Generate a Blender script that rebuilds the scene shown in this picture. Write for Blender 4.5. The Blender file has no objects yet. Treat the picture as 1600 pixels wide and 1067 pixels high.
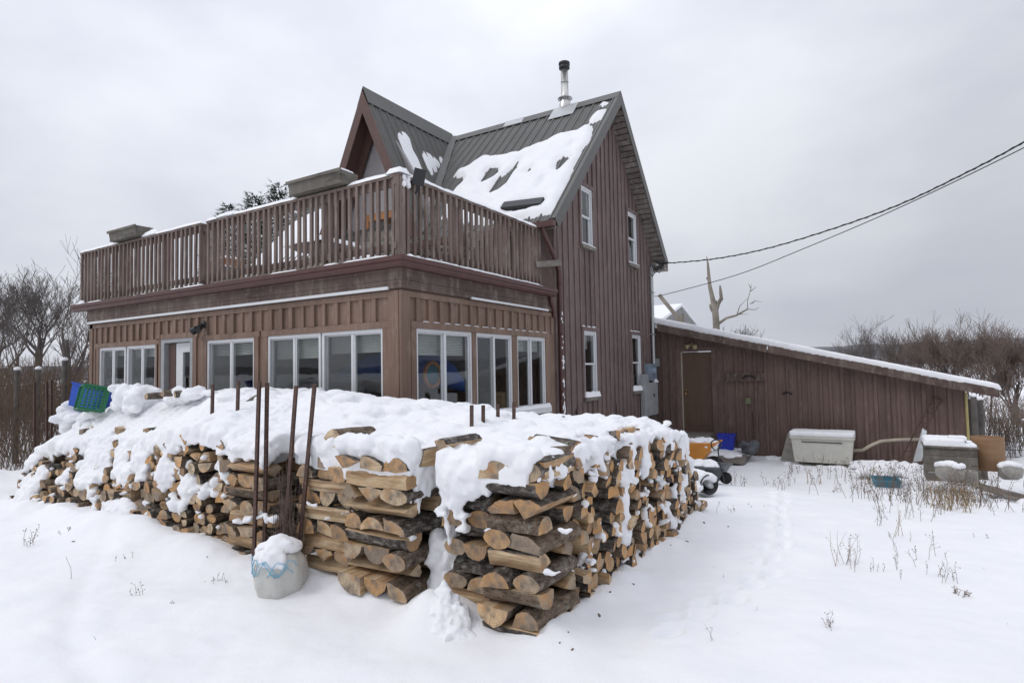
import bpy, math, random
import numpy as np
from mathutils import Vector, Matrix
random.seed(7); rng = np.random.RandomState(7)
C = bpy.context.scene
R = math.radians

# ------------------------------------------------------------------ camera
EYE = np.array([0.0, 0.0, 1.6])
def _camera_axes():
    f, cx, cy = 929.0, 800.0, 533.5
    a = np.array([-712 - cx, -(605 - cy), -f]); a /= np.linalg.norm(a)
    b = np.array([1373 - cx, -(567 - cy), -f]); b -= a * (a @ b); b /= np.linalg.norm(b)
    return np.array([-a, b, np.cross(-a, b)])
AX = _camera_axes()
def _ray(px, py): return AX @ np.array([(px - 800.0) / 929.0, -(py - 533.5) / 929.0, -1.0])
def atX(px, py, x): r = _ray(px, py); return EYE + r * (x / r[0])
def atY(px, py, y): r = _ray(px, py); return EYE + r * (y / r[1])
def atZ(px, py, z): r = _ray(px, py); return EYE + r * ((z - 1.6) / r[2])
cd = bpy.data.cameras.new("camera"); cam = bpy.data.objects.new("camera", cd)
C.collection.objects.link(cam); C.camera = cam
cam.matrix_world = Matrix.Translation(Vector(EYE)) @ Matrix([list(r) for r in AX]).to_4x4()
cd.sensor_width = 36; cd.lens = 36 * 929 / 1600; cd.clip_start = 0.05; cd.clip_end = 9000

# ------------------------------------------------------------------ sky, sun, exposure
SUN_EL, SUN_AZ = R(46), R(-128)     # azimuth of the sun measured as atan2(y, x)
w = bpy.data.worlds.new("World"); C.world = w; w.use_nodes = True
nt = w.node_tree; nt.nodes.clear()
def WN(t, **k):
    n = nt.nodes.new(t)
    for a, v in k.items(): setattr(n, a, v)
    return n
out = WN('ShaderNodeOutputWorld'); bg1 = WN('ShaderNodeBackground'); bg2 = WN('ShaderNodeBackground')
sky = WN('ShaderNodeTexSky'); sky.sky_type = 'NISHITA'; sky.sun_disc = False
sky.sun_elevation = SUN_EL; sky.sun_rotation = math.pi/2 - SUN_AZ; sky.dust_density = 4
nt.links.new(sky.outputs[0], bg1.inputs[0]); bg1.inputs[1].default_value = 0.06
tc = WN('ShaderNodeTexCoord'); mp = WN('ShaderNodeMapping'); mp.inputs['Scale'].default_value = (1, 1, 2.0)
nz = WN('ShaderNodeTexNoise'); nz.inputs['Scale'].default_value = 1.8; nz.inputs['Detail'].default_value = 5; nz.inputs['Roughness'].default_value = .5
nt.links.new(tc.outputs['Generated'], mp.inputs[0]); nt.links.new(mp.outputs[0], nz.inputs[0])
rp = WN('ShaderNodeValToRGB'); e = rp.color_ramp.elements
e[0].position = .32; e[0].color = (.475, .50, .585, 1); e[1].position = .68; e[1].color = (.71, .73, .79, 1)
nt.links.new(nz.outputs[0], rp.inputs[0])
sx = WN('ShaderNodeSeparateXYZ'); nt.links.new(tc.outputs['Generated'], sx.inputs[0])
zr = WN('ShaderNodeValToRGB'); z = zr.color_ramp.elements           # an overcast sky is darker at the horizon, brightest overhead
z[0].position = 0.0; z[0].color = (.88, .88, .88, 1); z[1].position = 1.0; z[1].color = (1.9, 1.9, 1.9, 1)
q = zr.color_ramp.elements.new(.22); q.color = (.97, .97, .96, 1)
q = zr.color_ramp.elements.new(.50); q.color = (1.18, 1.18, 1.17, 1)
nt.links.new(sx.outputs[2], zr.inputs[0])
dt = WN('ShaderNodeVectorMath'); dt.operation = 'DOT_PRODUCT'       # the thin cloud to the left is brighter
gl = _ray(430, 60); gl /= np.linalg.norm(gl); dt.inputs[1].default_value = tuple(gl)
nt.links.new(tc.outputs['Generated'], dt.inputs[0])
mr = WN('ShaderNodeMapRange'); mr.inputs[1].default_value = .55; mr.inputs[2].default_value = 1; mr.inputs[3].default_value = .93; mr.inputs[4].default_value = 1.2
nt.links.new(dt.outputs['Value'], mr.inputs[0])
m1 = WN('ShaderNodeVectorMath'); m1.operation = 'MULTIPLY'; m2 = WN('ShaderNodeVectorMath'); m2.operation = 'SCALE'
nt.links.new(rp.outputs[0], m1.inputs[0]); nt.links.new(zr.outputs[0], m1.inputs[1])
nt.links.new(m1.outputs[0], m2.inputs[0]); nt.links.new(mr.outputs[0], m2.inputs['Scale'])
nt.links.new(m2.outputs[0], bg2.inputs[0]); bg2.inputs[1].default_value = 1.10
mx = WN('ShaderNodeMixShader'); mx.inputs[0].default_value = .93
nt.links.new(bg1.outputs[0], mx.inputs[1]); nt.links.new(bg2.outputs[0], mx.inputs[2]); nt.links.new(mx.outputs[0], out.inputs[0])
sd = bpy.data.lights.new("sun", 'SUN'); sd.energy = 0.75; sd.angle = R(24); sd.color = (1, .965, .92)
so = bpy.data.objects.new("sun", sd); C.collection.objects.link(so)
dv = Vector((math.cos(SUN_EL) * math.cos(SUN_AZ), math.cos(SUN_EL) * math.sin(SUN_AZ), math.sin(SUN_EL)))
so.rotation_euler = dv.to_track_quat('Z', 'Y').to_euler(); so.location = (0, -5, 12)
C.view_settings.view_transform = 'Standard'; C.view_settings.look = 'None'
C.view_settings.gamma = 1; C.view_settings.exposure = 0.0

# ------------------------------------------------------------------ noise and small maths
_L = rng.rand(64, 64, 64)
def vn(x, y, z=0.0):
    x = np.asarray(x, float); y = np.asarray(y, float); z = np.zeros_like(x) + z
    xi, yi, zi = np.floor(x).astype(int), np.floor(y).astype(int), np.floor(z).astype(int)
    fx, fy, fz = x - xi, y - yi, z - zi
    s = lambda t: t * t * (3 - 2 * t)
    fx, fy, fz = s(fx), s(fy), s(fz); r = 0
    for a in (0, 1):
        for b in (0, 1):
            for c in (0, 1):
                r = r + _L[(xi + a) % 64, (yi + b) % 64, (zi + c) % 64] * (fx if a else 1 - fx) * (fy if b else 1 - fy) * (fz if c else 1 - fz)
    return r * 2 - 1
def fbm(x, y, z=0.0, o=4):
    r = 0; a = 1; t = 0
    for k in range(o):
        r = r + a * vn(np.asarray(x) * 2 ** k + 7.3 * k, np.asarray(y) * 2 ** k + 3.1 * k, np.asarray(z) * 2 ** k); t += a; a *= .5
    return r / t
def ss(a, b, x): t = np.clip((np.asarray(x, float) - a) / (b - a), 0, 1); return t * t * (3 - 2 * t)
def U(a, b): return random.uniform(a, b)

# ------------------------------------------------------------------ materials
def mk(name): 
    m = bpy.data.materials.new(name); m.use_nodes = True; n = m.node_tree
    return m, n, n.nodes['Principled BSDF']
def nn(n, t, ins={}, **k):
    o = n.nodes.new(t)
    for a, v in k.items(): setattr(o, a, v)
    for a, v in ins.items():
        if isinstance(v, bpy.types.NodeSocket): n.links.new(v, o.inputs[a])
        else: o.inputs[a].default_value = v
    return o
def ramp(n, fac, stops):
    r = n.nodes.new('ShaderNodeValToRGB'); n.links.new(fac, r.inputs[0]); el = r.color_ramp.elements
    el[0].position, el[0].color = stops[0][0], (*stops[0][1], 1); el[1].position, el[1].color = stops[-1][0], (*stops[-1][1], 1)
    for p, c in stops[1:-1]: x = el.new(p); x.color = (*c, 1)
    return r.outputs[0]
def mixc(n, f, a, b, mode='MIX'):
    m = n.nodes.new('ShaderNodeMix'); m.data_type = 'RGBA'; m.blend_type = mode
    for i, v in ((0, f), (6, a), (7, b)):
        if isinstance(v, bpy.types.NodeSocket): n.links.new(v, m.inputs[i])
        elif i: m.inputs[i].default_value = (*v, 1)
        else: m.inputs[i].default_value = v
    return m.outputs[2]
def pos(n, obj=False):
    return n.nodes.new('ShaderNodeTexCoord').outputs['Object'] if obj else n.nodes.new('ShaderNodeNewGeometry').outputs['Position']
def mapped(n, v, sc): return nn(n, 'ShaderNodeMapping', {0: v, 'Scale': sc}).outputs[0]
def noise(n, v, sc, det=4, rough=.55): return nn(n, 'ShaderNodeTexNoise', {'Vector': v, 'Scale': sc, 'Detail': det, 'Roughness': rough}).outputs[0]
def bump(n, b, h, st, dist=.02): n.links.new(nn(n, 'ShaderNodeBump', {'Height': h, 'Strength': st, 'Distance': dist}).outputs[0], b.inputs['Normal'])
def m_plain(name, col, rough=.6, metal=0, var=.15, sc=6, bst=.15):
    m, n, b = mk(name); p = pos(n)
    f = noise(n, p, sc, 6); g = noise(n, p, sc * 9, 3)
    c = ramp(n, f, [(.3, tuple(x * (1 - var) for x in col)), (.7, tuple(min(1, x * (1 + var)) for x in col))])
    c = mixc(n, .25, c, ramp(n, g, [(.3, tuple(x * .7 for x in col)), (.7, col)]))
    n.links.new(c, b.inputs['Base Color']); b.inputs['Roughness'].default_value = rough; b.inputs['Metallic'].default_value = metal
    bump(n, b, g, bst, .004); return m
def m_board(name, col, pale, bw=.225, axis='v', wear=.5, rough=.75):
    # painted or weathered boards; colour wanders from board to board, grain runs along the board
    m, n, b = mk(name); p = pos(n)
    s = nn(n, 'ShaderNodeSeparateXYZ', {0: p}).outputs
    xy = nn(n, 'ShaderNodeMath', {0: s[0], 1: s[1]}, operation='ADD').outputs[0]
    u = xy if axis == 'v' else s[2]
    bi = nn(n, 'ShaderNodeMath', {0: nn(n, 'ShaderNodeMath', {0: u, 1: bw}, operation='DIVIDE').outputs[0]}, operation='FLOOR').outputs[0]
    wn = nn(n, 'ShaderNodeTexWhiteNoise', {'W': bi}, noise_dimensions='1D').outputs[0]
    gv = mapped(n, p, (38, 38, 1.6) if axis == 'v' else (1.6, 1.6, 45))
    g = noise(n, gv, 1.0, 5, .6)
    l = noise(n, mapped(n, p, (1.3, 1.3, .8)), 1.2, 5)
    sp = noise(n, mapped(n, p, (9, 9, 3)), 1.0, 6, .7)
    c = ramp(n, g, [(.25, tuple(x * .68 for x in col)), (.55, col), (.8, tuple(x * 1.22 for x in col))])
    c = mixc(n, nn(n, 'ShaderNodeMath', {0: wn, 1: .6}, operation='MULTIPLY').outputs[0], c, tuple(x * .58 for x in col))
    pf = ramp(n, sp, [(.5, (0, 0, 0)), (.72, (wear,) * 3)])
    c = mixc(n, pf, c, pale)
    lf = ramp(n, l, [(.42, (0, 0, 0)), (.68, (wear * .7,) * 3)])
    c = mixc(n, lf, c, tuple((x + y) / 2 for x, y in zip(col, pale)))
    if axis == 'h':
        k = ramp(n, noise(n, mapped(n, p, (1.1, 1.1, 5)), 1.0, 6, .65), [(.55, (0, 0, 0)), (.66, (.75,) * 3)])
        c = mixc(n, k, c, tuple(x * .35 for x in col))
    n.links.new(c, b.inputs['Base Color']); b.inputs['Roughness'].default_value = rough
    bump(n, b, g, .5, .004); return m
def m_snow():
    m, n, b = mk('snow'); p = pos(n)
    f = noise(n, p, 2.2, 6); g = noise(n, p, 90, 6, .8); h = noise(n, p, 9, 5)
    n.links.new(ramp(n, f, [(.3, (.85, .86, .885)), (.7, (.90, .90, .91))]), b.inputs['Base Color'])
    b.inputs['Roughness'].default_value = .85; b.inputs['Specular IOR Level'].default_value = .2
    hh = nn(n, 'ShaderNodeMath', {0: nn(n, 'ShaderNodeMath', {0: g, 1: .5}, operation='MULTIPLY').outputs[0], 1: h}, operation='ADD').outputs[0]
    bump(n, b, hh, .45, .02); return m
def m_bark():
    m, n, b = mk('bark'); p = pos(n, True)
    gi = n.nodes.new('ShaderNodeNewGeometry').outputs['Random Per Island']; oi = n.nodes.new('ShaderNodeObjectInfo').outputs['Random']
    r = nn(n, 'ShaderNodeMath', {0: nn(n, 'ShaderNodeMath', {0: gi, 1: oi}, operation='ADD').outputs[0]}, operation='FRACT').outputs[0]
    v = mapped(n, p, (.45, 1, 1))
    a = noise(n, v, 28, 8, .75); k = noise(n, v, 75, 4, .7)
    c = ramp(n, a, [(.38, (.018, .014, .012)), (.5, (.085, .07, .058)), (.60, (.23, .20, .175)), (.70, (.42, .40, .37))])
    c2 = ramp(n, a, [(.38, (.05, .032, .02)), (.52, (.17, .12, .08)), (.68, (.27, .21, .15))])
    c = mixc(n, ramp(n, r, [(.4, (0, 0, 0)), (.8, (1, 1, 1))]), c, c2)
    li = ramp(n, noise(n, p, 13, 5, .7), [(.58, (0, 0, 0)), (.68, (.7, .7, .7))])
    c = mixc(n, li, c, (.34, .35, .30))
    n.links.new(c, b.inputs['Base Color']); b.inputs['Roughness'].default_value = .9
    bump(n, b, nn(n, 'ShaderNodeMath', {0: a, 1: k}, operation='ADD').outputs[0], 1.0, .012); return m
def m_logwood(name, end):
    m, n, b = mk(name); p = pos(n, True)
    gi = n.nodes.new('ShaderNodeNewGeometry').outputs['Random Per Island']; oi = n.nodes.new('ShaderNodeObjectInfo').outputs['Random']
    r = nn(n, 'ShaderNodeMath', {0: nn(n, 'ShaderNodeMath', {0: gi, 1: oi}, operation='ADD').outputs[0]}, operation='FRACT').outputs[0]
    if end:
        base = ramp(n, r, [(0, (.24, .19, .15)), (.16, (.52, .30, .13)), (.34, (.74, .58, .38)), (.5, (.20, .165, .135)), (.64, (.64, .50, .33)), (.8, (.36, .28, .20)), (1, (.70, .38, .14))])
        s = nn(n, 'ShaderNodeSeparateXYZ', {0: p}).outputs
        yz = nn(n, 'ShaderNodeCombineXYZ', {0: 0.0, 1: s[1], 2: s[2]}).outputs[0]
        L = nn(n, 'ShaderNodeVectorMath', {0: yz}, operation='LENGTH').outputs['Value']
        ds = nn(n, 'ShaderNodeMath', {0: noise(n, p, 12, 3), 1: .035}, operation='MULTIPLY').outputs[0]
        q = nn(n, 'ShaderNodeMath', {0: nn(n, 'ShaderNodeMath', {0: L, 1: ds}, operation='ADD').outputs[0], 1: 520.0}, operation='MULTIPLY').outputs[0]
        rg = nn(n, 'ShaderNodeMath', {0: q}, operation='SINE').outputs[0]
        c = mixc(n, nn(n, 'ShaderNodeMapRange', {0: rg, 1: -1.0, 2: 1.0, 3: 0.0, 4: .38}).outputs[0], base, (.20, .12, .06))
        blot = noise(n, p, 9, 4, .6)
        c = mixc(n, ramp(n, blot, [(.44, (0, 0, 0)), (.64, (.85, .85, .85))]), c, (.15, .12, .095))
        c = mixc(n, ramp(n, noise(n, p, 7.3, 2), [(.5, (0, 0, 0)), (.68, (.6, .6, .6))]), c, (.58, .29, .095))
        at = nn(n, 'ShaderNodeMath', {0: s[1], 1: s[2]}, operation='ARCTAN2').outputs[0]
        cr = nn(n, 'ShaderNodeTexNoise', {'W': nn(n, 'ShaderNodeMath', {0: at, 1: 7.0}, operation='MULTIPLY').outputs[0], 'Scale': 1.6, 'Detail': 4}, noise_dimensions='1D').outputs[0]
        c = mixc(n, ramp(n, cr, [(.30, (.65, .65, .65)), (.34, (0, 0, 0))]), c, (.09, .06, .04))
        k = noise(n, p, 120, 3); bump(n, b, k, .5, .004)
    else:
        base = ramp(n, r, [(0, (.62, .46, .27)), (.3, (.46, .31, .17)), (.55, (.68, .52, .33)), (.8, (.45, .26, .12)), (1, (.33, .26, .19))])
        g = noise(n, mapped(n, p, (3, 50, 50)), 1.0, 6, .65)
        c = mixc(n, ramp(n, g, [(.38, (.8,) * 3), (.62, (0, 0, 0))]), base, (.24, .14, .07))
        c = mixc(n, ramp(n, noise(n, mapped(n, p, (4, 9, 9)), 1.3, 4), [(.5, (0, 0, 0)), (.68, (.6,) * 3)]), c, (.62, .50, .34))
        bump(n, b, g, .7, .006)
    n.links.new(c, b.inputs['Base Color']); b.inputs['Roughness'].default_value = .8; return m
def m_glass():
    m, n, b = mk('window_glass'); n.nodes.remove(b)
    o = n.nodes['Material Output']; f = nn(n, 'ShaderNodeFresnel', {'IOR': 1.62}).outputs[0]
    bf = n.nodes.new('ShaderNodeNewGeometry').outputs['Backfacing']; f = nn(n, 'ShaderNodeMath', {0: f, 1: nn(n, 'ShaderNodeMath', {0: 1.0, 1: bf}, operation='SUBTRACT').outputs[0]}, operation='MULTIPLY').outputs[0]
    t = nn(n, 'ShaderNodeBsdfTransparent', {'Color': (.88, .9, .9, 1)}); g = nn(n, 'ShaderNodeBsdfGlossy', {'Roughness': .015, 'Color': (.9, .93, .95, 1)})
    nb = nn(n, 'ShaderNodeBump', {'Height': noise(n, pos(n), 2.5, 2), 'Strength': .08, 'Distance': .01}); n.links.new(nb.outputs[0], g.inputs['Normal'])
    mxs = nn(n, 'ShaderNodeMixShader', {0: f, 1: t.outputs[0], 2: g.outputs[0]}); n.links.new(mxs.outputs[0], o.inputs[0]); return m
def m_screen():
    m, n, b = mk('insect_screen'); o = n.nodes['Material Output']; b.inputs['Base Color'].default_value = (.22, .23, .235, 1); b.inputs['Roughness'].default_value = .8
    t = nn(n, 'ShaderNodeBsdfTransparent', {'Color': (1, 1, 1, 1)}); x = nn(n, 'ShaderNodeMixShader', {0: .2, 1: t.outputs[0], 2: b.outputs[0]}); n.links.new(x.outputs[0], o.inputs[0]); return m
def m_forest():
    m, n, b = mk('far_forest'); p = pos(n)
    f = noise(n, mapped(n, p, (.03, .03, .12)), 1, 8, .7); g = noise(n, mapped(n, p, (.004, .004, .03)), 1, 5)
    c = ramp(n, f, [(.35, (.07, .07, .078)), (.55, (.11, .11, .118)), (.7, (.20, .20, .215))])
    c = mixc(n, ramp(n, g, [(.5, (0, 0, 0)), (.6, (.5,) * 3)]), c, (.20, .20, .22))
    n.links.new(c, b.inputs['Base Color']); b.inputs['Roughness'].default_value = 1; return m
M = {}
M['snow'] = m_snow(); M['bark'] = m_bark(); M['end'] = m_logwood('cut_end_grain', True); M['split'] = m_logwood('split_wood', False)
M['porch'] = m_board('porch_boards', (.212, .136, .098), (.33, .25, .20), wear=.5)
M['siding'] = m_board('house_siding', (.155, .108, .099), (.28, .22, .20), bw=.235, wear=.5)
M['shedw'] = m_board('shed_siding', (.148, .096, .080), (.24, .17, .145), bw=.23, wear=.55)
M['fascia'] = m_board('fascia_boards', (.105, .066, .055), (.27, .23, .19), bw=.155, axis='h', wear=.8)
M['rail'] = m_board('railing_wood', (.168, .119, .101), (.33, .285, .25), bw=.135, wear=.7)
M['graywood'] = m_board('grey_weathered_wood', (.19, .165, .14), (.34, .32, .29), bw=.12, axis='h', wear=.8)
M['soffit'] = m_board('soffit_boards', (.17, .14, .12), (.36, .34, .31), bw=.14, axis='h', wear=.9)
M['planter'] = m_board('planter_wood', (.135, .12, .10), (.23, .22, .19), bw=.09, axis='h', wear=.7); M['postw'] = m_plain('dark_weathered_post', (.11, .10, .09), .9, 0, .35, 8, .8)
M['gutter'] = m_plain('brown_metal', (.085, .034, .030), .42, 0, .2)
M['trimb'] = m_plain('brown_trim', (.10, .055, .046), .6)
M['roof'] = m_plain('grey_metal_roof', (.115, .112, .104), .5, .15, .12, 2)
M['white'] = m_plain('white_vinyl', (.68, .69, .70), .4, 0, .05)
M['galv'] = m_plain('galvanised_steel', (.46, .47, .47), .38, .7, .15)
M['chrome'] = m_plain('stainless_pipe', (.62, .61, .58), .28, .85, .12)
M['black'] = m_plain('black_paint', (.018, .018, .02), .45)
M['rust'] = m_plain('rusty_steel', (.085, .048, .038), .75, .2, .4, 12)
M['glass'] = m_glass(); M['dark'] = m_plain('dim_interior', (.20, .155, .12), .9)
M['screen'] = m_screen(); M['blind'] = m_plain('pale_blind', (.5, .5, .46), .8); M['orangew'] = m_plain('orange_varnished_wood', (.42, .17, .05), .45, 0, .25)
M['plaster'] = m_plain('grey_plaster', (.33, .31, .31), .9, 0, .06)
M['bluep'] = m_plain('blue_plastic', (.012, .07, .42), .4, 0, .08); M['greenp'] = m_plain('green_plastic', (.012, .15, .065), .45, 0, .1)
M['blueb'] = m_plain('deep_blue_plastic', (.015, .035, .42), .38, 0, .08)
M['bluec'] = m_plain('bright_blue_plastic', (.015, .12, .50), .4, 0, .1)
M['teal'] = m_plain('teal_plastic', (.06, .20, .27), .5); M['orange'] = m_plain('orange_paint', (.62, .245, .03), .4, 0, .12)
M['greyp'] = m_plain('dark_grey_plastic', (.085, .092, .10), .5); M['rubber'] = m_plain('black_rubber', (.014, .014, .015), .85)
M['cream'] = m_plain('cream_plastic', (.56, .55, .49), .5, 0, .1); M['bucket'] = m_plain('white_bucket', (.52, .52, .48), .5)
M['elec'] = m_plain('grey_electric_box', (.33, .34, .345), .5); M['elecb'] = m_plain('blue_grey_meter', (.22, .27, .33), .35)
M['concrete'] = m_plain('concrete', (.30, .285, .26), .9, 0, .25, 10, .6); M['tan'] = m_plain('tan_drum', (.27, .155, .08), .65, 0, .12)
M['yellow'] = m_plain('yellow_pipe', (.42, .36, .15), .5); M['lampy'] = m_plain('aged_cream_plastic', (.36, .31, .18), .5); M['doorb'] = m_plain('brown_door_paint', (.115, .070, .046), .5, 0, .1)
M['brass'] = m_plain('brass', (.45, .30, .10), .3, .9); M['pipe'] = m_plain('dirty_white_pipe', (.42, .37, .29), .5)
M['greenbox'] = m_plain('green_grey_box', (.16, .17, .09), .6); M['soot'] = m_plain('black_soot', (.012, .011, .011), .9)
M['bag'] = m_plain('white_plastic_bag', (.56, .555, .52), .45, 0, .12, 9, .6); M['string'] = m_plain('light_blue_string', (.20, .46, .62), .6)
M['twig'] = m_plain('grey_twigs', (.15, .13, .12), .9, 0, .3); M['twigr'] = m_plain('reddish_twigs', (.18, .135, .112), .9, 0, .35)
M['trunk'] = m_plain('grey_tree_bark', (.13, .115, .10), .95, 0, .35, 5, 1.0); M['deadw'] = m_plain('dead_bleached_wood', (.27, .24, .20), .9, 0, .4, 3, 1.0)
M['needle'] = m_plain('dark_needles', (.035, .05, .022), .9, 0, .4); M['weed'] = m_plain('dry_brown_weed', (.165, .118, .085), .95, 0, .4, 4)
M['straw'] = m_plain('dry_straw', (.34, .25, .13), .95, 0, .3, 4); M['wire'] = m_plain('black_cable', (.02, .02, .022), .6)
M['forest'] = m_forest(); M['fabric'] = m_plain('dull_green_fabric', (.16, .19, .13), .9); M['core'] = m_plain('gap_shade_and_soil', (.03, .022, .017), .95, 0, .5, 14, 1.0)  # core colour holds the shade between logs; planter soil shares it
M['barnw'] = m_board('barn_boards', (.24, .24, .23), (.42, .42, .42), bw=.2, wear=.8)

# ------------------------------------------------------------------ mesh helpers
class MB:
    def __init__(s): s.v = []; s.f = []; s.m = []; s.sm = []
    def add(s, vs, fs, mi=0, smooth=False):
        o = len(s.v); s.v += [tuple(map(float, p)) for p in vs]
        for f in fs: s.f.append(tuple(i + o for i in f)); s.m.append(mi); s.sm.append(smooth)
        return s
    def hexa(s, p, mi=0):   # p: 4 bottom, 4 top
        return s.add(p, [(3, 2, 1, 0), (4, 5, 6, 7), (0, 1, 5, 4), (1, 2, 6, 5), (2, 3, 7, 6), (3, 0, 4, 7)], mi)
    def box(s, x0, x1, y0, y1, z0, z1, mi=0):
        return s.hexa([(x0, y0, z0), (x1, y0, z0), (x1, y1, z0), (x0, y1, z0), (x0, y0, z1), (x1, y0, z1), (x1, y1, z1), (x0, y1, z1)], mi)
    def bar(s, a, b, wd, ht, up=(0, 0, 1), mi=0):
        a, b = Vector(a), Vector(b); d = (b - a).normalized(); side = d.cross(Vector(up))
        if side.length < 1e-4: side = d.cross(Vector((1, 0, 0)))
        side.normalize(); u = side.cross(d); h, k = side * wd / 2, u * ht / 2
        return s.hexa([a - h - k, a + h - k, b + h - k, b - h - k, a - h + k, a + h + k, b + h + k, b - h + k], mi)
    def tube(s, pts, rad, seg=8, mi=0, cap=True, smooth=True):
        pts = [Vector(p) for p in pts]; n = len(pts); vs = []; fs = []
        rad = rad if hasattr(rad, '__len__') else [rad] * n
        prev = None
        for i, p in enumerate(pts):
            d = (pts[min(i + 1, n - 1)] - pts[max(i - 1, 0)]).normalized()
            if prev is None: a = d.orthogonal().normalized()
            else: a = (prev - d * prev.dot(d)).normalized()
            prev = a; b = d.cross(a)
            for k in range(seg):
                t = 2 * math.pi * k / seg; vs.append(p + (a * math.cos(t) + b * math.sin(t)) * rad[i])
        for i in range(n - 1):
            for k in range(seg):
                k2 = (k + 1) % seg; fs.append((i * seg + k, i * seg + k2, (i + 1) * seg + k2, (i + 1) * seg + k))
        s.add(vs, fs, mi, smooth)
        if cap:
            s.add(vs[:seg], [tuple(reversed(range(seg)))], mi); s.add(vs[-seg:], [tuple(range(seg))], mi)
        return s
    def lathe(s, c, prof, seg=24, mi=0, smooth=True, axis=(0, 0, 1)):
        ax = Vector(axis).normalized(); a = ax.orthogonal().normalized(); b = ax.cross(a); c = Vector(c); vs = []; fs = []
        for r, h in prof:
            for k in range(seg):
                t = 2 * math.pi * k / seg; vs.append(c + ax * h + (a * math.cos(t) + b * math.sin(t)) * r)
        for i in range(len(prof) - 1):
            for k in range(seg):
                k2 = (k + 1) % seg; fs.append((i * seg + k, i * seg + k2, (i + 1) * seg + k2, (i + 1) * seg + k))
        return s.add(vs, fs, mi, smooth)
    def prism(s, poly, d, mi=0):    # poly: planar 3d points, d: extrusion vector
        n = len(poly); P = [Vector(p) for p in poly]; D = Vector(d)
        fs = [tuple(reversed(range(n))), tuple(range(n, 2 * n))] + [(i, (i + 1) % n, n + (i + 1) % n, n + i) for i in range(n)]
        return s.add(P + [p + D for p in P], fs, mi)
    def ell(s, c, r, sub=0, jit=.15, mi=0):
        iv, iff = ICO[sub]; o = []
        for p in iv:
            k = 1 + U(-jit, jit); o.append((c[0] + p[0] * r[0] * k, c[1] + p[1] * r[1] * k, c[2] + p[2] * r[2] * k))
        return s.add(o, iff, mi, True)
def _ico():
    import bmesh; res = []
    for sub in (1, 2, 3):
        b = bmesh.new(); bmesh.ops.create_icosphere(b, subdivisions=sub, radius=1); b.verts.ensure_lookup_table()
        res.append(([tuple(v.co) for v in b.verts], [tuple(v.index for v in f.verts) for f in b.faces])); b.free()
    return res
ICO = _ico()
ORG = {}
def link(o, parent, org):
    C.collection.objects.link(o); ORG[o.name] = np.array(org, float)
    if parent is not None: o.parent = parent; o.location = Vector(np.array(org, float) - ORG[parent.name])
    else: o.location = Vector(org)
    return o
def obj(name, mb, mats, parent=None, org=None, recalc=True):
    V = np.array(mb.v)
    if org is None: org = ((V[:, 0].min() + V[:, 0].max()) / 2, (V[:, 1].min() + V[:, 1].max()) / 2, V[:, 2].min())
    me = bpy.data.meshes.new(name); me.from_pydata((V - np.array(org)).tolist(), [], mb.f)
    for m in (mats if isinstance(mats, (list, tuple)) else [mats]): me.materials.append(M[m] if isinstance(m, str) else m)
    me.polygons.foreach_set('material_index', mb.m); me.polygons.foreach_set('use_smooth', mb.sm)
    if recalc:
        import bmesh
        b = bmesh.new(); b.from_mesh(me); bmesh.ops.recalc_face_normals(b, faces=b.faces); b.to_mesh(me); b.free()
    me.update(); return link(bpy.data.objects.new(name, me), parent, org)
def tag(o, label=None, cat=None, group=None, kind=None):
    if label: o['label'] = label
    if cat: o['category'] = cat
    if group: o['group'] = group
    if kind: o['kind'] = kind
    return o
def empty(name, org, label, cat, group=None):
    o = bpy.data.objects.new(name, None); o.empty_display_size = .2; link(o, None, org); return tag(o, label, cat, group)
def one(name, mb, mats, label, cat, group=None, kind=None, parent=None): return tag(obj(name, mb, mats, parent), label, cat, group, kind)
def remesh(name, mb, vox, smooth=3, amp=.012, scale=9.0):
    """merge overlapping lumps into one soft snow surface"""
    me = bpy.data.meshes.new('t'); me.from_pydata(mb.v, [], mb.f); o = bpy.data.objects.new('t', me); C.collection.objects.link(o)
    md = o.modifiers.new('r', 'REMESH'); md.mode = 'VOXEL'; md.voxel_size = vox
    ms = o.modifiers.new('s', 'SMOOTH'); ms.factor = .6; ms.iterations = smooth
    dg = bpy.context.evaluated_depsgraph_get(); dg.update(); ev = o.evaluated_get(dg); m2 = bpy.data.meshes.new_from_object(ev)
    bpy.data.objects.remove(o)
    n = len(m2.vertices); co = np.empty(n * 3); m2.vertices.foreach_get('co', co); co = co.reshape(-1, 3)
    no = np.empty(n * 3); m2.vertices.foreach_get('normal', no); no = no.reshape(-1, 3)
    d = fbm(co[:, 0] * scale, co[:, 1] * scale, co[:, 2] * scale, 4) * amp + fbm(co[:, 0] * 31, co[:, 1] * 31, co[:, 2] * 31, 2) * min(.005, vox * .28) + fbm(co[:, 0] * 70, co[:, 1] * 70, co[:, 2] * 70, 2) * min(.002, vox * .12)
    co = co + no * d[:, None]; org = np.array([(co[:, 0].min() + co[:, 0].max()) / 2, (co[:, 1].min() + co[:, 1].max()) / 2, co[:, 2].min()])
    m2.vertices.foreach_set('co', (co - org).ravel()); m2.polygons.foreach_set('use_smooth', [True] * len(m2.polygons))
    m2.materials.clear(); m2.materials.append(M['snow']); m2.name = name; m2.update()
    return link(bpy.data.objects.new(name, m2), None, org)

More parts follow.
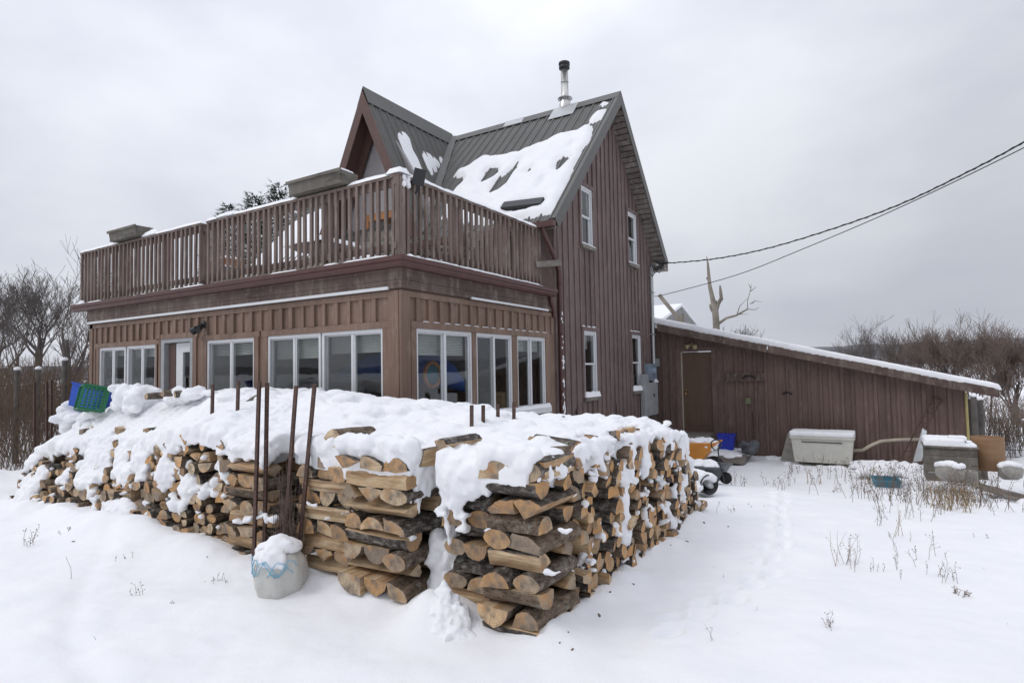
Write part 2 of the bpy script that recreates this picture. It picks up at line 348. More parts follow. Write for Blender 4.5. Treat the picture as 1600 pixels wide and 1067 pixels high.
# ------------------------------------------------------------------ ground, hills
TR = [atZ(px, py, -.1 if py < 800 else 0)[:2] for px, py in ((1195, 735), (1215, 760), (1220, 786), (1213, 848), (1196, 892), (1151, 927), (1090, 962), (1000, 1000))]
def track_pts():
    P = []; L = 0
    for a, b in zip(TR[:-1], TR[1:]):
        n = max(1, int(np.linalg.norm(b - a) / .17))
        for k in range(n):
            p = a + (b - a) * k / n; d = (b - a) / np.linalg.norm(b - a); s = .055 * (1 if len(P) % 2 else -1)
            P.append((p[0] - d[1] * s + U(-.03, .03), p[1] + d[0] * s + U(-.03, .03), d[0], d[1]))
    return P
TP = track_pts()
def gz(x, y, detail=True):
    x = np.asarray(x, float); y = np.asarray(y, float)
    z = -.55 * ss(7.2, 12.5, y) * ss(-4.9, -3.4, x)
    z = z + .12 * np.exp(-((x - .2) / .9) ** 2 - ((y - 13.2) / 1.2) ** 2) + .25 * ss(1.6, 2.6, x) * ss(13, 14.5, y) * ss(22, 17, y)
    z = z + .04 * np.exp(-((x + 1.6) / .8) ** 2 - ((y - 7.6) / .9) ** 2)
    z = z - 1.4 * ss(16, 60, y) - 1.1 * ss(-20, -80, x)
    z = z + .45 * ss(-14.5, -17, x) * ss(14, 10, y)
    if detail:
        near = ss(60, 20, np.abs(x) + np.abs(y))
        z = z + (fbm(x * .55, y * .55, 0, 4) * .075 + fbm(x * 2.1, y * 2.1, 5, 4) * .022 + fbm(x * 8, y * 8, 9, 3) * .007 + fbm(x * 3.2 + y * 1.5, y * 9 - x * 2, 2, 3) * .008) * near
        # drift banked against the foot of the woodpile
        dx = np.maximum(np.maximum(-12 - x, x + 1.72), 0); dy = np.maximum(3.12 - y, 0)
        dd = np.sqrt(dx ** 2 + dy ** 2); inr = ss(7.6, 6.6, y)
        z = z + (.10 + .07 * fbm(x * 2.6, y * 2.6, 3, 3)) * np.exp(-(dd / .22) ** 1.6) * inr
        z = z + .16 * np.exp(-((x + 2.45) / .17) ** 2 - ((y - 2.93) / .17) ** 2)
        z = z + .09 * np.exp(-((x + 4.9) / .5) ** 2 - ((y - 2.95) / .2) ** 2) + .13 * np.exp(-((x + 6.6) / .6) ** 2 - ((y - 3.0) / .3) ** 2)
        z = z - .022 * np.exp(-((np.sin(x * 1.1) * .25 + y - 1.9 + .35 * (x + 4)) / .09) ** 2) * ss(-9, -6, x) * ss(-1.5, -3, x)
        for px, py, ax, ay in TP:
            m = (np.abs(x - px) < .4) & (np.abs(y - py) < .4)
            if m.any():
                u = (x - px) * ax + (y - py) * ay; v = -(x - px) * ay + (y - py) * ax
                r2 = (u / .085) ** 2 + (v / .05) ** 2
                z = z - np.where(m, .062 * np.exp(-r2 ** 1.5) - .016 * np.exp(-((np.sqrt(r2) - 1.7) / .5) ** 2), 0)
    return z
def axis(lo, hi, st, far):
    a = list(np.arange(lo, hi, st)); g = []; d = st; t = hi
    while t < far: d *= 1.14; t += d; g.append(t)
    h = []; d = st; t = lo
    while t > -far: d *= 1.14; t -= d; h.append(t)
    return np.array(h[::-1] + a + g)
gxs, gys = axis(-9.5, 3.5, .032, 6000), axis(.9, 10.5, .032, 6000)
GX, GY = np.meshgrid(gxs, gys); GZ = gz(GX, GY)
nx_, ny_ = len(gxs), len(gys); idx = np.arange(nx_ * ny_).reshape(ny_, nx_)
F = np.stack([idx[:-1, :-1], idx[:-1, 1:], idx[1:, 1:], idx[1:, :-1]], -1).reshape(-1, 4)
me = bpy.data.meshes.new('ground'); nv = nx_ * ny_
me.vertices.add(nv); me.vertices.foreach_set('co', np.stack([GX, GY, GZ], -1).ravel())
me.loops.add(F.size); me.loops.foreach_set('vertex_index', F.ravel()); me.polygons.add(len(F))
me.polygons.foreach_set('loop_start', np.arange(0, F.size, 4)); me.polygons.foreach_set('loop_total', np.full(len(F), 4)); me.polygons.foreach_set('use_smooth', [True] * len(F))
me.update(calc_edges=True); me.materials.append(M['snow'])
tag(link(bpy.data.objects.new('ground', me), None, (0, 0, 0)), kind='structure')
def G(x, y): return float(gz(np.array([x]), np.array([y]))[0])
# a low range of wooded hills, all the way round the horizon
mb = MB(); vs = []; fs = []; NA, NR = 360, 5
for k in range(NA):
    a = 2 * math.pi * k / NA; px, py = math.cos(a), math.sin(a)
    right = max(0, math.cos(a - math.atan2(1, .13)))
    h = 22 + 25 * right ** 6 + 9 * float(fbm(px * 3, py * 3, 1, 4)) + 6 * float(fbm(px * 14, py * 14, 4, 3))
    for j in range(NR):
        t = j / (NR - 1); rr = 1150 + 500 * t; hh = -8 + (h + 8) * math.sin(t * math.pi / 2) + (2.5 * float(vn(px * 150, py * 150, j)) if j else 0)
        vs.append((px * rr, py * rr, hh))
for k in range(NA):
    for j in range(NR - 1):
        a, b = k * NR + j, ((k + 1) % NA) * NR + j; fs.append((a, b, b + 1, a + 1))
mb.add(vs, fs, 0, True); tag(obj('hills', mb, 'forest'), kind='structure')
# ------------------------------------------------------------------ the farmhouse
PX0, PX1, PY0, PY1 = -12.57, -4.85, 5.36, 9.32     # sunroom box; PX1 is the gable wall plane too
GY0, GY1, RY, RZ, SL = 9.32, 14.78, 12.02, 7.52, 1.06   # gable wall span, ridge, roof slope
RX1, RX0 = -4.52, -13.2
house = empty('farmhouse', (-8.5, 9.3, 0), 'brown board and batten farmhouse with grey metal roof, sunroom and railed deck on top', 'house')
roofz = lambda y: RZ - SL * abs(y - RY)
def hole_wall(mb, P, u0, u1, z0, ztop, holes, th, extra=()):
    # wall sheet of thickness th behind the plane, cut round rectangular holes; P(u, z, d) gives the point d in front of the plane
    cuts = sorted(set([u0, u1] + [h for H in holes for h in H[:2]] + list(extra)))
    for a, b in zip(cuts[:-1], cuts[1:]):
        m = (a + b) / 2; sp = [(z0, None)]; hs = sorted([H for H in holes if H[0] < m < H[1]], key=lambda H: H[2]); zz = z0
        for H in hs:
            mb.hexa([P(a, zz, -th), P(b, zz, -th), P(b, zz, 0), P(a, zz, 0), P(a, H[2], -th), P(b, H[2], -th), P(b, H[2], 0), P(a, H[2], 0)]); zz = H[3]
        ta, tb = ztop(a), ztop(b)
        mb.hexa([P(a, zz, -th), P(b, zz, -th), P(b, zz, 0), P(a, zz, 0), P(a, ta, -th), P(b, tb, -th), P(b, tb, 0), P(a, ta, 0)])
def batten(mb, P, u, w_, z0, za, zb, d=.034, d0=-.002):
    u += U(-.008, .008); w_ *= U(.85, 1.15); d *= U(.8, 1.2)
    a, b = u - w_ / 2, u + w_ / 2
    mb.hexa([P(a, z0, d0), P(b, z0, d0), P(b, z0, d), P(a, z0, d), P(a, za, d0), P(b, zb, d0), P(b, zb, d), P(a, za, d)])
Pf = lambda y: (lambda u, z, d: (u, y - d, z))
Px = lambda x: (lambda u, z, d: (x + d, u, z))
def pbox(mb, P, u0, u1, z0, z1, d0, d1, mi=0):
    return mb.hexa([P(u0, z0, d0), P(u1, z0, d0), P(u1, z0, d1), P(u0, z0, d1), P(u0, z1, d0), P(u1, z1, d0), P(u1, z1, d1), P(u0, z1, d1)], mi)
front, side = Pf(PY0), Px(PX1)
WT, WB = 2.13, .90
FW = [(-12.21, -11.28), (-11.22, -10.28), (-8.81, -7.64), (-7.34, -6.25), (-6.22, -5.13)]
SW = [(5.61, 6.79), (6.89, 7.86), (8.01, 8.94)]
# ---- sunroom walls
mb = MB()
holes = [(-12.21, -10.28, WB, WT), (-10.12, -9.19, .15, 2.2), (-8.81, -7.64, WB, WT), (-7.34, -5.13, WB, WT)]
hole_wall(mb, front, PX0, PX1 - .12, -.3, lambda u: 2.60, holes, .12)
shol = [(a, b, WB, WT) for a, b in SW]
hole_wall(mb, side, PY0, PY1, -.3, lambda u: 2.60, shol, .12)
hole_wall(mb, lambda u, z, d: (PX0 - d, u, z), PY0 + .121, PY1, -.3, lambda u: 2.60, [], .12)
for H in holes:                                                  # casing boards and header round each opening
    pbox(mb, front, H[0] - .13, H[1] + .13, H[3] + .001, H[3] + .085, -.001, .03)
    for a, b in ((H[0] - .10, H[0]), (H[1], H[1] + .10)): pbox(mb, front, a, b, -.2, H[3], -.001, .026)
pbox(mb, side, 5.50, 9.06, WT + .001, WT + .085, -.001, .036)
for a, b in ((5.51, 5.61), (6.79, 6.89), (7.86, 8.01), (8.94, 9.02)): pbox(mb, side, a, b, WB, WT, -.001, .026)
pbox(mb, side, 5.51, 5.61, -.2, WB, -.001, .026)
for a, b in ((-5.03, -4.86),): pbox(mb, front, a, b, -.2, 2.575, -.001, .034)
pbox(mb, side, PY0 - .034, PY0 + .13, -.2, 2.575, -.001, .034)
pbox(mb, front, PX0, PX0 + .11, -.2, 2.575, -.001, .03)
u = PX0 + .2
while u < PX1 - .2:
    inh = [H for H in holes if H[0] - .13 - .03 < u < H[1] + .13 + .03]
    batten(mb, front, u, .062, (inh[0][3] + .086) if inh else -.2, 2.50, 2.50)
    if inh and inh[0][2] > .5: batten(mb, front, u, .062, -.2, WB - .06, WB - .06)
    u += .222
pbox(mb, front, PX0, PX1 - .17, 2.505, 2.575, -.001, .030)
u = PY0 + .29
while u < PY1 - .1:
    batten(mb, side, u, .062, WT + .087, 2.50, 2.50); batten(mb, side, u, .062, -.2, WB - .09, WB - .09); u += .222
pbox(mb, side, PY0 + .135, PY1 - .04, 2.505, 2.575, -.001, .030)
obj('sunroom_wall', mb, 'porch', house)
# fascia boards under the deck
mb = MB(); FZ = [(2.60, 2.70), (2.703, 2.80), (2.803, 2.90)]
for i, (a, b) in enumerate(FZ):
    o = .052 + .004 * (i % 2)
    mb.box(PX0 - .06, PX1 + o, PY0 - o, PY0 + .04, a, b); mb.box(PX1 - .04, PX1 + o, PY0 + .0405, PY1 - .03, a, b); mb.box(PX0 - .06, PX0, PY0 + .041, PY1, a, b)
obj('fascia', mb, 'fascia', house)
mb = MB(); mb.box(PX0 + .02, -4.99, PY0 - .082, PY0 - .054, 2.588, 2.625); obj('white_strip', mb, 'white', house)
mb = MB(); mb.box(PX1 + .054, PX1 + .082, 6.72, 8.98, 2.588, 2.618); obj('white_strip', mb, 'white', house)
# gutter: an open trough along the front and the side
def gutter_prof(o): return [(o, 2.84), (o + .075, 2.84), (o + .10, 2.875), (o + .10, 2.90), (o + .122, 2.915), (o + .122, 2.965), (o + .11, 2.965), (o + .105, 2.925), (o + .06, 2.865), (o, 2.865)]
mb = MB(); pr = gutter_prof(.062)
n = len(pr); vs = [(PX0 - .42, PY0 - d, z) for d, z in pr] + [(PX1 + d, PY0 - d, z) for d, z in pr] + [(PX1 + d, 9.14, z) for d, z in pr]
mb.add(vs, [(j * n + i, j * n + (i + 1) % n, (j + 1) * n + (i + 1) % n, (j + 1) * n + i) for j in (0, 1) for i in range(n)] + [tuple(range(n)), tuple(range(2 * n, 3 * n))])
obj('gutter', mb, 'gutter', house)
# deck body: joists edge, floor
mb = MB(); mb.box(PX0 - .40, PX1 + .03, PY0 - .03, PY1 - .002, 2.905, 2.985)
obj('deck', mb, 'trimb', house)
mb = MB(); mb.box(PX0 - .38, PX1 + .0, PY0 + .10, PY1 - .003, 2.987, 3.012); obj('deck_floor', mb, 'graywood', house)
mb = MB(); mb.box(PX0, PX1 - .13, PY0 + .13, PY1 - .01, .1, .22); obj('sunroom_floor', mb, 'dark', house)
mb = MB(); mb.box(PX0 + .01, PX1 - .125, PY0 + .125, PY1 - .01, 2.602, 2.66); obj('sunroom_ceiling', mb, 'dark', house)
# ---- windows
def slider(P, a, b, z0, z1, name='window', blinds=None, slid=True, mesh=True):
    fr = MB(); w_ = .038; d0, d1 = -.075, .012
    pbox(fr, P, a, b, z1 - w_, z1, d0, d1); pbox(fr, P, a, b, z0, z0 + w_, d0, d1)
    pbox(fr, P, a, a + w_, z0 + w_, z1 - w_, d0, d1); pbox(fr, P, b - w_, b, z0 + w_, z1 - w_, d0, d1)
    m = (a + b) / 2; pbox(fr, P, m - .02, m + .02, z0 + w_, z1 - w_, d0 + .01, d1 - .012)
    t = .022
    for s0, s1, dd in ((a + w_, m - .02, -.05), (m + .02, b - w_, -.03)):
        pbox(fr, P, s0, s1, z1 - w_ - t, z1 - w_, dd, dd + .02); pbox(fr, P, s0, s1, z0 + w_, z0 + w_ + t, dd, dd + .02)
        pbox(fr, P, s0, s0 + t, z0 + w_ + t, z1 - w_ - t, dd, dd + .02); pbox(fr, P, s1 - t, s1, z0 + w_ + t, z1 - w_ - t, dd, dd + .02)
    wo = obj(name, fr, 'white', house)
    for s0, s1, dd in ((a + w_ + t, m - .02 - t, -.042), (m + .02 + t, b - w_ - t, -.022)):
        pn = MB(); pbox(pn, P, s0, s1, z0 + w_ + t, z1 - w_ - t, dd, dd + .004); obj('pane', pn, 'glass', wo)
    if mesh: sc_ = MB(); pbox(sc_, P, a + w_, m - .021, z0 + w_ + t, z1 - w_ - t, -.010, -.008); obj('insect_screen', sc_, 'screen', wo)
    if blinds:
        bl = MB(); hb_ = .05 + blinds * .04
        for k in range(int(hb_ / .022)): pbox(bl, P, a + .05, b - .05, z1 - .06 - k * .022, z1 - .043 - k * .022, -.115 - .004 * (k % 2), -.105)
        obj('blind', bl, 'blind', wo)
    return wo
for i, (a, b) in enumerate(FW): slider(front, a, b, WB, WT, blinds=[2, 3, 4, 6, 5][i])
for i, (a, b) in enumerate(SW): slider(side, a, b, WB + .06, WT, blinds=[6, 0, 4][i], mesh=i == 1)
mb = MB(); pbox(mb, side, 6.83, 9.04, WB - .03, WB + .058, -.10, .07); pbox(mb, side, 5.62, 6.79, WB - .03, WB + .058, -.10, .05); obj('window_sill', mb, 'white', house)
# ---- sunroom door
mb = MB(); pbox(mb, front, -10.12, -10.02, .15, 2.2, -.10, .02); pbox(mb, front, -9.27, -9.19, .15, 2.2, -.10, .02); pbox(mb, front, -10.02, -9.27, 2.14, 2.2, -.10, .02)
df = obj('door_frame', mb, 'elec', house)
mb = MB(); pbox(mb, front, -9.99, -9.80, .2, 2.13, -.075, -.05); obj('door_jamb', mb, 'trimb', house)
mb = MB(); hole_wall(mb, lambda u, z, d: (u, PY0 + .055 - d, z), -9.79, -9.28, .2, lambda u: 2.13, [(-9.60, -9.33, .75, 1.98)], .04)
dr = obj('door', mb, 'white', house)
mb = MB(); mb.box(-9.60, -9.33, PY0 + .07, PY0 + .075, .75, 1.98); obj('pane', mb, 'glass', dr)
mb = MB(); mb.tube([(-9.74, PY0 + .05, 1.05), (-9.74, PY0 - .01, 1.05), (-9.66, PY0 - .01, 1.05)], .012, 8); obj('handle', mb, 'brass', dr)
# ---- gable wall (with its two storeys of windows)
GW = [(10.52, 11.06, 4.02, 5.20), (13.08, 13.66, 4.02, 5.24), (10.51, 11.12, 1.04, 2.33), (13.14, 13.74, 1.06, 2.36)]
mb = MB(); uts = []
u = GY0 + .18
while u < GY1 - .05: uts.append(u); u += .235
hole_wall(mb, side, GY0, GY1, -.6, lambda u: roofz(u) - .20, GW, .18, extra=[RY])
hole_wall(mb, Pf(GY0), -13.0, PX1 - .18, -.3, lambda u: 4.1, [(-9.62, -8.72, 3.02, 5.0)][:0], .15)
for t in uts:
    hh = [H for H in GW if H[0] - .1 < t < H[1] + .1]; hh.sort(key=lambda H: H[2]); zz = -.6
    for H in hh:
        batten(mb, side, t, .058, zz, H[2] - .10, H[2] - .10, .026); zz = H[3] + .10
    batten(mb, side, t, .058, zz, roofz(t - .03) - .21, roofz(t + .03) - .21, .026)
for H in GW:   # brown casing
    pbox(mb, side, H[0] - .08, H[0], H[2] - .02, H[3] + .0, -.001, .034); pbox(mb, side, H[1], H[1] + .08, H[2] - .02, H[3], -.001, .034)
    pbox(mb, side, H[0] - .10, H[1] + .10, H[3] + .001, H[3] + .075, -.001, .045)
pbox(mb, side, GY1 - .11, GY1 + .002, -.6, 4.2, -.001, .035); pbox(mb, side, GY0 + .002, GY0 + .10, -.6, 4.2, -.001, .035)
mb.box(-13.0, PX1 - .001, GY1 - .15, GY1, -.6, 4.3)
obj('house_wall', mb, 'siding', house)
for H in GW:
    a, b, z0, z1 = H; fr = MB(); t = .045; zm = (z0 + z1) / 2
    pbox(fr, side, a, b, z1 - t, z1, -.09, .018); pbox(fr, side, a, b, z0, z0 + t, -.09, .03)
    pbox(fr, side, a, a + t, z0 + t, z1 - t, -.09, .018); pbox(fr, side, b - t, b, z0 + t, z1 - t, -.09, .018)
    wo = obj('window', fr, 'white', house)
    for k, (s0, s1, dd) in enumerate(((zm - .018, z1 - t, -.03), (z0 + t, zm + .018, -.055))):
        sh = MB(); q = .036; A, B = a + t + .002, b - t - .002
        pbox(sh, side, A, B, s1 - q, s1, dd, dd + .024); pbox(sh, side, A, B, s0, s0 + q, dd, dd + .024)
        pbox(sh, side, A, A + q, s0 + q, s1 - q, dd, dd + .024); pbox(sh, side, B - q, B, s0 + q, s1 - q, dd, dd + .024)
        so_ = obj('sash', sh, 'white', wo)
        pn = MB(); pbox(pn, side, A + q, B - q, s0 + q, s1 - q, dd + .008, dd + .012); obj('pane', pn, 'glass', wo)
    cu = MB(); pbox(cu, side, a + t, a + .20, z0 + t, z1 - t, -.17, -.165); pbox(cu, side, a + .2, b - t, z1 - .35, z1 - t, -.18, -.172); obj('curtain', cu, 'blind', wo)
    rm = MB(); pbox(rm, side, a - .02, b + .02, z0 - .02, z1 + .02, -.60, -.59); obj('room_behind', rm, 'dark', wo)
    sl = MB(); pbox(sl, side, a - .05, b + .05, z0 - .07, z0 - .001, -.05, .075); obj('sill', sl, 'graywood', wo)
# ---- main roof: two ribbed slopes, ridge cap, rake boards, soffit
RTH = .05
def slope(mb, x0, x1, y_e, flip, rib0=None, mi=0, skip=None):
    ze = roofz(y_e)
    nrm = Vector((0, -SL if y_e < RY else SL, 1)).normalized()
    nrm = Vector((0, (-1 if y_e < RY else 1) * SL, 1)).normalized()
    tp, bt = (RY, RZ), (y_e, ze)
    def q(x, t, h):
        if t <= 0 and h: return (x, RY, RZ + h / nrm.z)
        y = tp[0] + (bt[0] - tp[0]) * t; z = tp[1] + (bt[1] - tp[1]) * t; return (x, y + nrm.y * h, z + nrm.z * h)
    mb.hexa([q(x0, 1, -RTH), q(x1, 1, -RTH), q(x1, 0, -RTH), q(x0, 0, -RTH), q(x0, 1, 0), q(x1, 1, 0), q(x1, 0, 0), q(x0, 0, 0)])
    x = x1 - .1
    while x > x0:
        mb.hexa([q(x - .028, 1, -.001), q(x + .028, 1, -.001), q(x + .028, 0.01, -.001), q(x - .028, 0.01, -.001), q(x - .012, 1, .026), q(x + .012, 1, .026), q(x + .012, 0.01, .026), q(x - .012, 0.01, .026)])
        for e_ in (.075, .15): mb.hexa([q(x - e_ - .008, 1, -.001), q(x - e_ + .008, 1, -.001), q(x - e_ + .008, .01, -.001), q(x - e_ - .008, .01, -.001), q(x - e_ - .003, 1, .007), q(x - e_ + .003, 1, .007), q(x - e_ + .003, .01, .007), q(x - e_ - .003, .01, .007)])
        x -= .228
    return q
YE0, YE1 = 8.80, 15.10
mb = MB(); qf = slope(mb, RX0, RX1, YE0, 0); qb = slope(mb, RX0, RX1, YE1, 0)
rf = obj('roof', mb, 'roof', house)
mb = MB()
for q_ in (qf, qb): mb.hexa([q_(RX0, .045, .02), q_(RX1 + .01, .045, .02), q_(RX1 + .01, 0, .028), q_(RX0, 0, .028), q_(RX0, .045, .034), q_(RX1 + .01, .045, .034), q_(RX1 + .01, -.006, .042), q_(RX0, -.006, .042)])
obj('ridge_cap', mb, 'roof', rf)
mb = MB()
for q_ in (qf, qb):          # metal rake trim and fascia below it
    mb.hexa([q_(RX1 - .06, 1, .012), q_(RX1 + .016, 1, .012), q_(RX1 + .016, 0, .012), q_(RX1 - .06, 0, .012), q_(RX1 - .06, 1, .030), q_(RX1 + .016, 1, .030), q_(RX1 + .016, 0, .030), q_(RX1 - .06, 0, .030)])
    mb.hexa([q_(RX1 + .001, 1, -.17), q_(RX1 + .015, 1, -.17), q_(RX1 + .015, 0, -.17), q_(RX1 + .001, 0, -.17), q_(RX1 + .001, 1, .011), q_(RX1 + .015, 1, .011), q_(RX1 + .015, 0, .011), q_(RX1 + .001, 0, .011)])
obj('rake_trim', mb, 'roof', rf)
mb = MB()
for q_ in (qf, qb):
    k = 0.005
    while k < .985:
        mb.hexa([q_(PX1 - .1, k + .026, -.155), q_(RX1 - .001, k + .026, -.155), q_(RX1 - .001, k, -.155), q_(PX1 - .1, k, -.155), q_(PX1 - .1, k + .026, -.125), q_(RX1 - .001, k + .026, -.125), q_(RX1 - .001, k, -.125), q_(PX1 - .1, k, -.125)]); k += .0305 * U(.98, 1.02)
obj('soffit', mb, 'soffit', rf)
mb = MB(); mb.box(PX1 - .1, RX1, YE1 - .30, YE1 + .005, roofz(YE1) - .20, roofz(YE1) - .06); obj('eave_board', mb, 'soffit', rf); mb = MB(); mb.box(RX0, RX1 - .001, YE0 - .005, YE0 + .03, roofz(YE0) - .15, roofz(YE0) - .05); obj('eave_board', mb, 'soffit', rf)
mb = MB(); a = roofz(YE0)
mb.box(-7.6, RX1 + .01, YE0 - .10, YE0 - .012, a - .13, a - .12); mb.box(-7.6, RX1 + .01, YE0 - .11, YE0 - .10, a - .13, a - .03); mb.box(-7.6, RX1 + .01, YE0 - .018, YE0 - .008, a - .13, a - .02); mb.box(RX1 + .01, RX1 + .02, YE0 - .11, YE0 - .008, a - .13, a - .03)
obj('roof_gutter', mb, 'gutter', rf)
def onroof(px, py, h=0):    # the point of the front slope seen at a pixel of the photograph's measured outline
    r = _ray(px, py); n = np.array([0, -SL, 1.0]); p0 = np.array([0, RY, RZ]); t = ((p0 - EYE) @ n + h) / (r @ n); return EYE + r * t
def rt(p): return (RY - p[1]) / (RY - YE0)
# flashings and stove pipe
for px, py, w_, hh in ((806, 190, .52, .05), (883, 173, .62, .075)):
    p = onroof(px, py); t = rt(p); mb = MB(); x = p[0]
    mb.hexa([qf(x - w_ / 2, t + hh, .029), qf(x + w_ / 2, t + hh, .029), qf(x + w_ / 2, .0, .044), qf(x - w_ / 2, .0, .044), qf(x - w_ / 2, t + hh, .034), qf(x + w_ / 2, t + hh, .034), qf(x + w_ / 2, .0, .05), qf(x - w_ / 2, .0, .05)])
    obj('flashing', mb, 'galv', rf)
p = onroof(883, 163); zt = atY(882, 98, p[1])[2]; zb = p[2] - .12; mb = MB()
mb.lathe((p[0], p[1], zb), [(.15, 0), (.145, .10), (.12, .16), (.115, .26), (.085, .30), (.085, zt - zb - .16), (.0, zt - zb - .16)], 24)
pp = obj('stove_pipe', mb, 'chrome', rf)
mb = MB(); mb.lathe((p[0], p[1], zb), [(.085, .23), (.17, .235), (.17, .25), (.085, .30)], 24); mb.lathe((p[0], p[1], zb), [(.0855, .62), (.091, .625), (.091, .65), (.0855, .655)], 24); obj('storm_collar', mb, 'galv', pp)
mb = MB(); mb.lathe((p[0], p[1], zt), [(.0, -.17), (.10, -.165), (.125, -.15), (.125, -.09), (.11, -.085), (.11, -.07), (.13, -.068), (.13, -.01), (.10, .0), (.0, .005)], 24); obj('pipe_cap', mb, 'black', pp)
# ---- dormer over the deck door
DX, DZ, DY0 = -9.08, 7.56, 8.92
pr_ = atY(613, 258, DY0); DS = (DZ - pr_[2]) / (pr_[0] - DX)
pl_ = atY(531, 262, DY0)
def dz(x): return DZ - DS * abs(x - DX)
HW = 1.55
n = Vector((DS, 0, 1)).normalized()
def dq(s, x, y, h):
    if x <= 0: return (DX, y, DZ + h / n.z)
    return (DX + s * (x + n.x * h), y, DZ - DS * x + n.z * h)
def backy(x, h=.02): return RY - (RZ - (DZ - DS * x)) / SL + .12   # where the dormer roof meets the main slope
mb = MB()
for s in (1, -1):
    xs_ = np.linspace(0, HW, 9)
    for a, b in zip(xs_[:-1], xs_[1:]):
        mb.hexa([dq(s, a, DY0, -.05), dq(s, b, DY0, -.05), dq(s, b, backy(b), -.05), dq(s, a, backy(a), -.05), dq(s, a, DY0, 0), dq(s, b, DY0, 0), dq(s, b, backy(b), 0), dq(s, a, backy(a), 0)])
    y = DY0 + .1
    while y < RY:
        xe = HW if y < backy(HW) else 0
        xst = max(0.0, (DZ - (RZ - SL * (RY + .1 - y))) / DS) if y > backy(HW) else HW
        xst = min(HW, xst)
        if xst > .05:
            for off, ww, hh in ((0, .028, .026), (.076, .008, .007), (.152, .008, .007)):
                yy = y + off
                mb.hexa([dq(s, xst, yy - ww, -.001), dq(s, xst, yy + ww, -.001), dq(s, .03, yy + ww, -.001), dq(s, .03, yy - ww, -.001), dq(s, xst, yy - ww * .4, hh), dq(s, xst, yy + ww * .4, hh), dq(s, .03, yy + ww * .4, hh), dq(s, .03, yy - ww * .4, hh)])
        y += .228
dm = obj('dormer_roof', mb, 'roof', house)
mb = MB()
for s in (1, -1): mb.hexa([dq(s, .14, DY0 - .01, .02), dq(s, 0, DY0 - .01, .03), dq(s, 0, RY, .03), dq(s, .14, RY, .02), dq(s, .14, DY0 - .01, .033), dq(s, -.01, DY0 - .01, .044), dq(s, -.01, RY, .044), dq(s, .14, RY, .033)])
obj('ridge_cap', mb, 'roof', dm)
mb = MB()                    # valley strip
for k in range(8):
    a, b = 1.5 * k / 8, 1.5 * (k + 1) / 8
    P_ = [(DX + a, backy(a) - .12, dz(DX + a)), (DX + b, backy(b) - .12, dz(DX + b))]
    mb.hexa([(P_[0][0] + .0, P_[0][1] - .09, P_[0][2] + .0), (P_[1][0], P_[1][1] - .09, P_[1][2]), (P_[1][0] + .13, P_[1][1], P_[1][2] + .0), (P_[0][0] + .13, P_[0][1], P_[0][2]),
             (P_[0][0] + .0, P_[0][1] - .09, P_[0][2] + .04), (P_[1][0], P_[1][1] - .09, P_[1][2] + .04), (P_[1][0] + .13, P_[1][1], P_[1][2] + .04), (P_[0][0] + .13, P_[0][1], P_[0][2] + .04)])
obj('valley_flashing', mb, 'roof', dm)
mb = MB()
for s in (1, -1):            # outer barge boards, then a second pair set back beneath the overhang
    mb.hexa([dq(s, HW, DY0 - .03, -.20), dq(s, HW, DY0, -.20), dq(s, 0, DY0, -.20), dq(s, 0, DY0 - .03, -.20), dq(s, HW, DY0 - .03, .0), dq(s, HW, DY0, .0), dq(s, 0, DY0, .0), dq(s, 0, DY0 - .03, .0)])
    mb.hexa([dq(s, HW, DY0 + .36, -.28), dq(s, HW, DY0 + .40, -.28), dq(s, 0, DY0 + .40, -.28), dq(s, 0, DY0 + .36, -.28), dq(s, HW, DY0 + .36, -.052), dq(s, HW, DY0 + .40, -.052), dq(s, 0, DY0 + .40, -.052), dq(s, 0, DY0 + .36, -.052)])
    mb.hexa([dq(s, HW, DY0 + .001, -.075), dq(s, HW, DY0 + .5, -.075), dq(s, .05, DY0 + .5, -.075), dq(s, .05, DY0 + .001, -.075), dq(s, HW, DY0 + .001, -.055), dq(s, HW, DY0 + .5, -.055), dq(s, .05, DY0 + .5, -.055), dq(s, .05, DY0 + .001, -.055)])
obj('barge_board', mb, 'trimb', dm)
mb = MB(); dw = DY0 + .46; hwz = DZ - DS * 1.38 - .25
pts = [(DX - 1.38, dw, 3.013), (DX - .95, dw, 3.013), (DX - .95, dw, 5.05), (DX + .95, dw, 5.05), (DX + .95, dw, 3.013), (DX + 1.38, dw, 3.013), (DX + 1.38, dw, hwz), (DX, dw, DZ - .25), (DX - 1.38, dw, hwz)]
mb.prism([(DX - 1.38, dw, 3.013), (DX - .5, dw, 3.013), (DX - .5, dw, 5.05), (DX - 1.38, dw, 5.05)], (0, .1, 0)); mb.prism([(DX + 1.0, dw, 3.013), (DX + 1.38, dw, 3.013), (DX + 1.38, dw, 5.05), (DX + 1.0, dw, 5.05)], (0, .1, 0))
mb.prism([(DX - 1.38, dw, 5.051), (DX + 1.38, dw, 5.051), (DX + 1.38, dw, max(5.06, hwz)), (DX, dw, DZ - .25), (DX - 1.38, dw, max(5.06, hwz))], (0, .1, 0))
obj('dormer_wall', mb, 'plaster', house)
mb = MB()
for x0_, x1_, z0_, z1_ in ((DX - .5, DX - .34, 3.013, 5.05), (DX + .12, DX + .26, 3.013, 5.05), (DX + .88, DX + 1.0, 3.013, 5.05), (DX - .34, DX + .12, 4.9, 5.05), (DX + .26, DX + .88, 4.9, 5.05), (DX - .34, DX + .12, 3.013, 3.25), (DX + .26, DX + .88, 3.013, 3.2)):
    mb.box(x0_, x1_, dw + .01, dw + .08, z0_, z1_)
dd_ = obj('deck_door', mb, 'orangew', house)
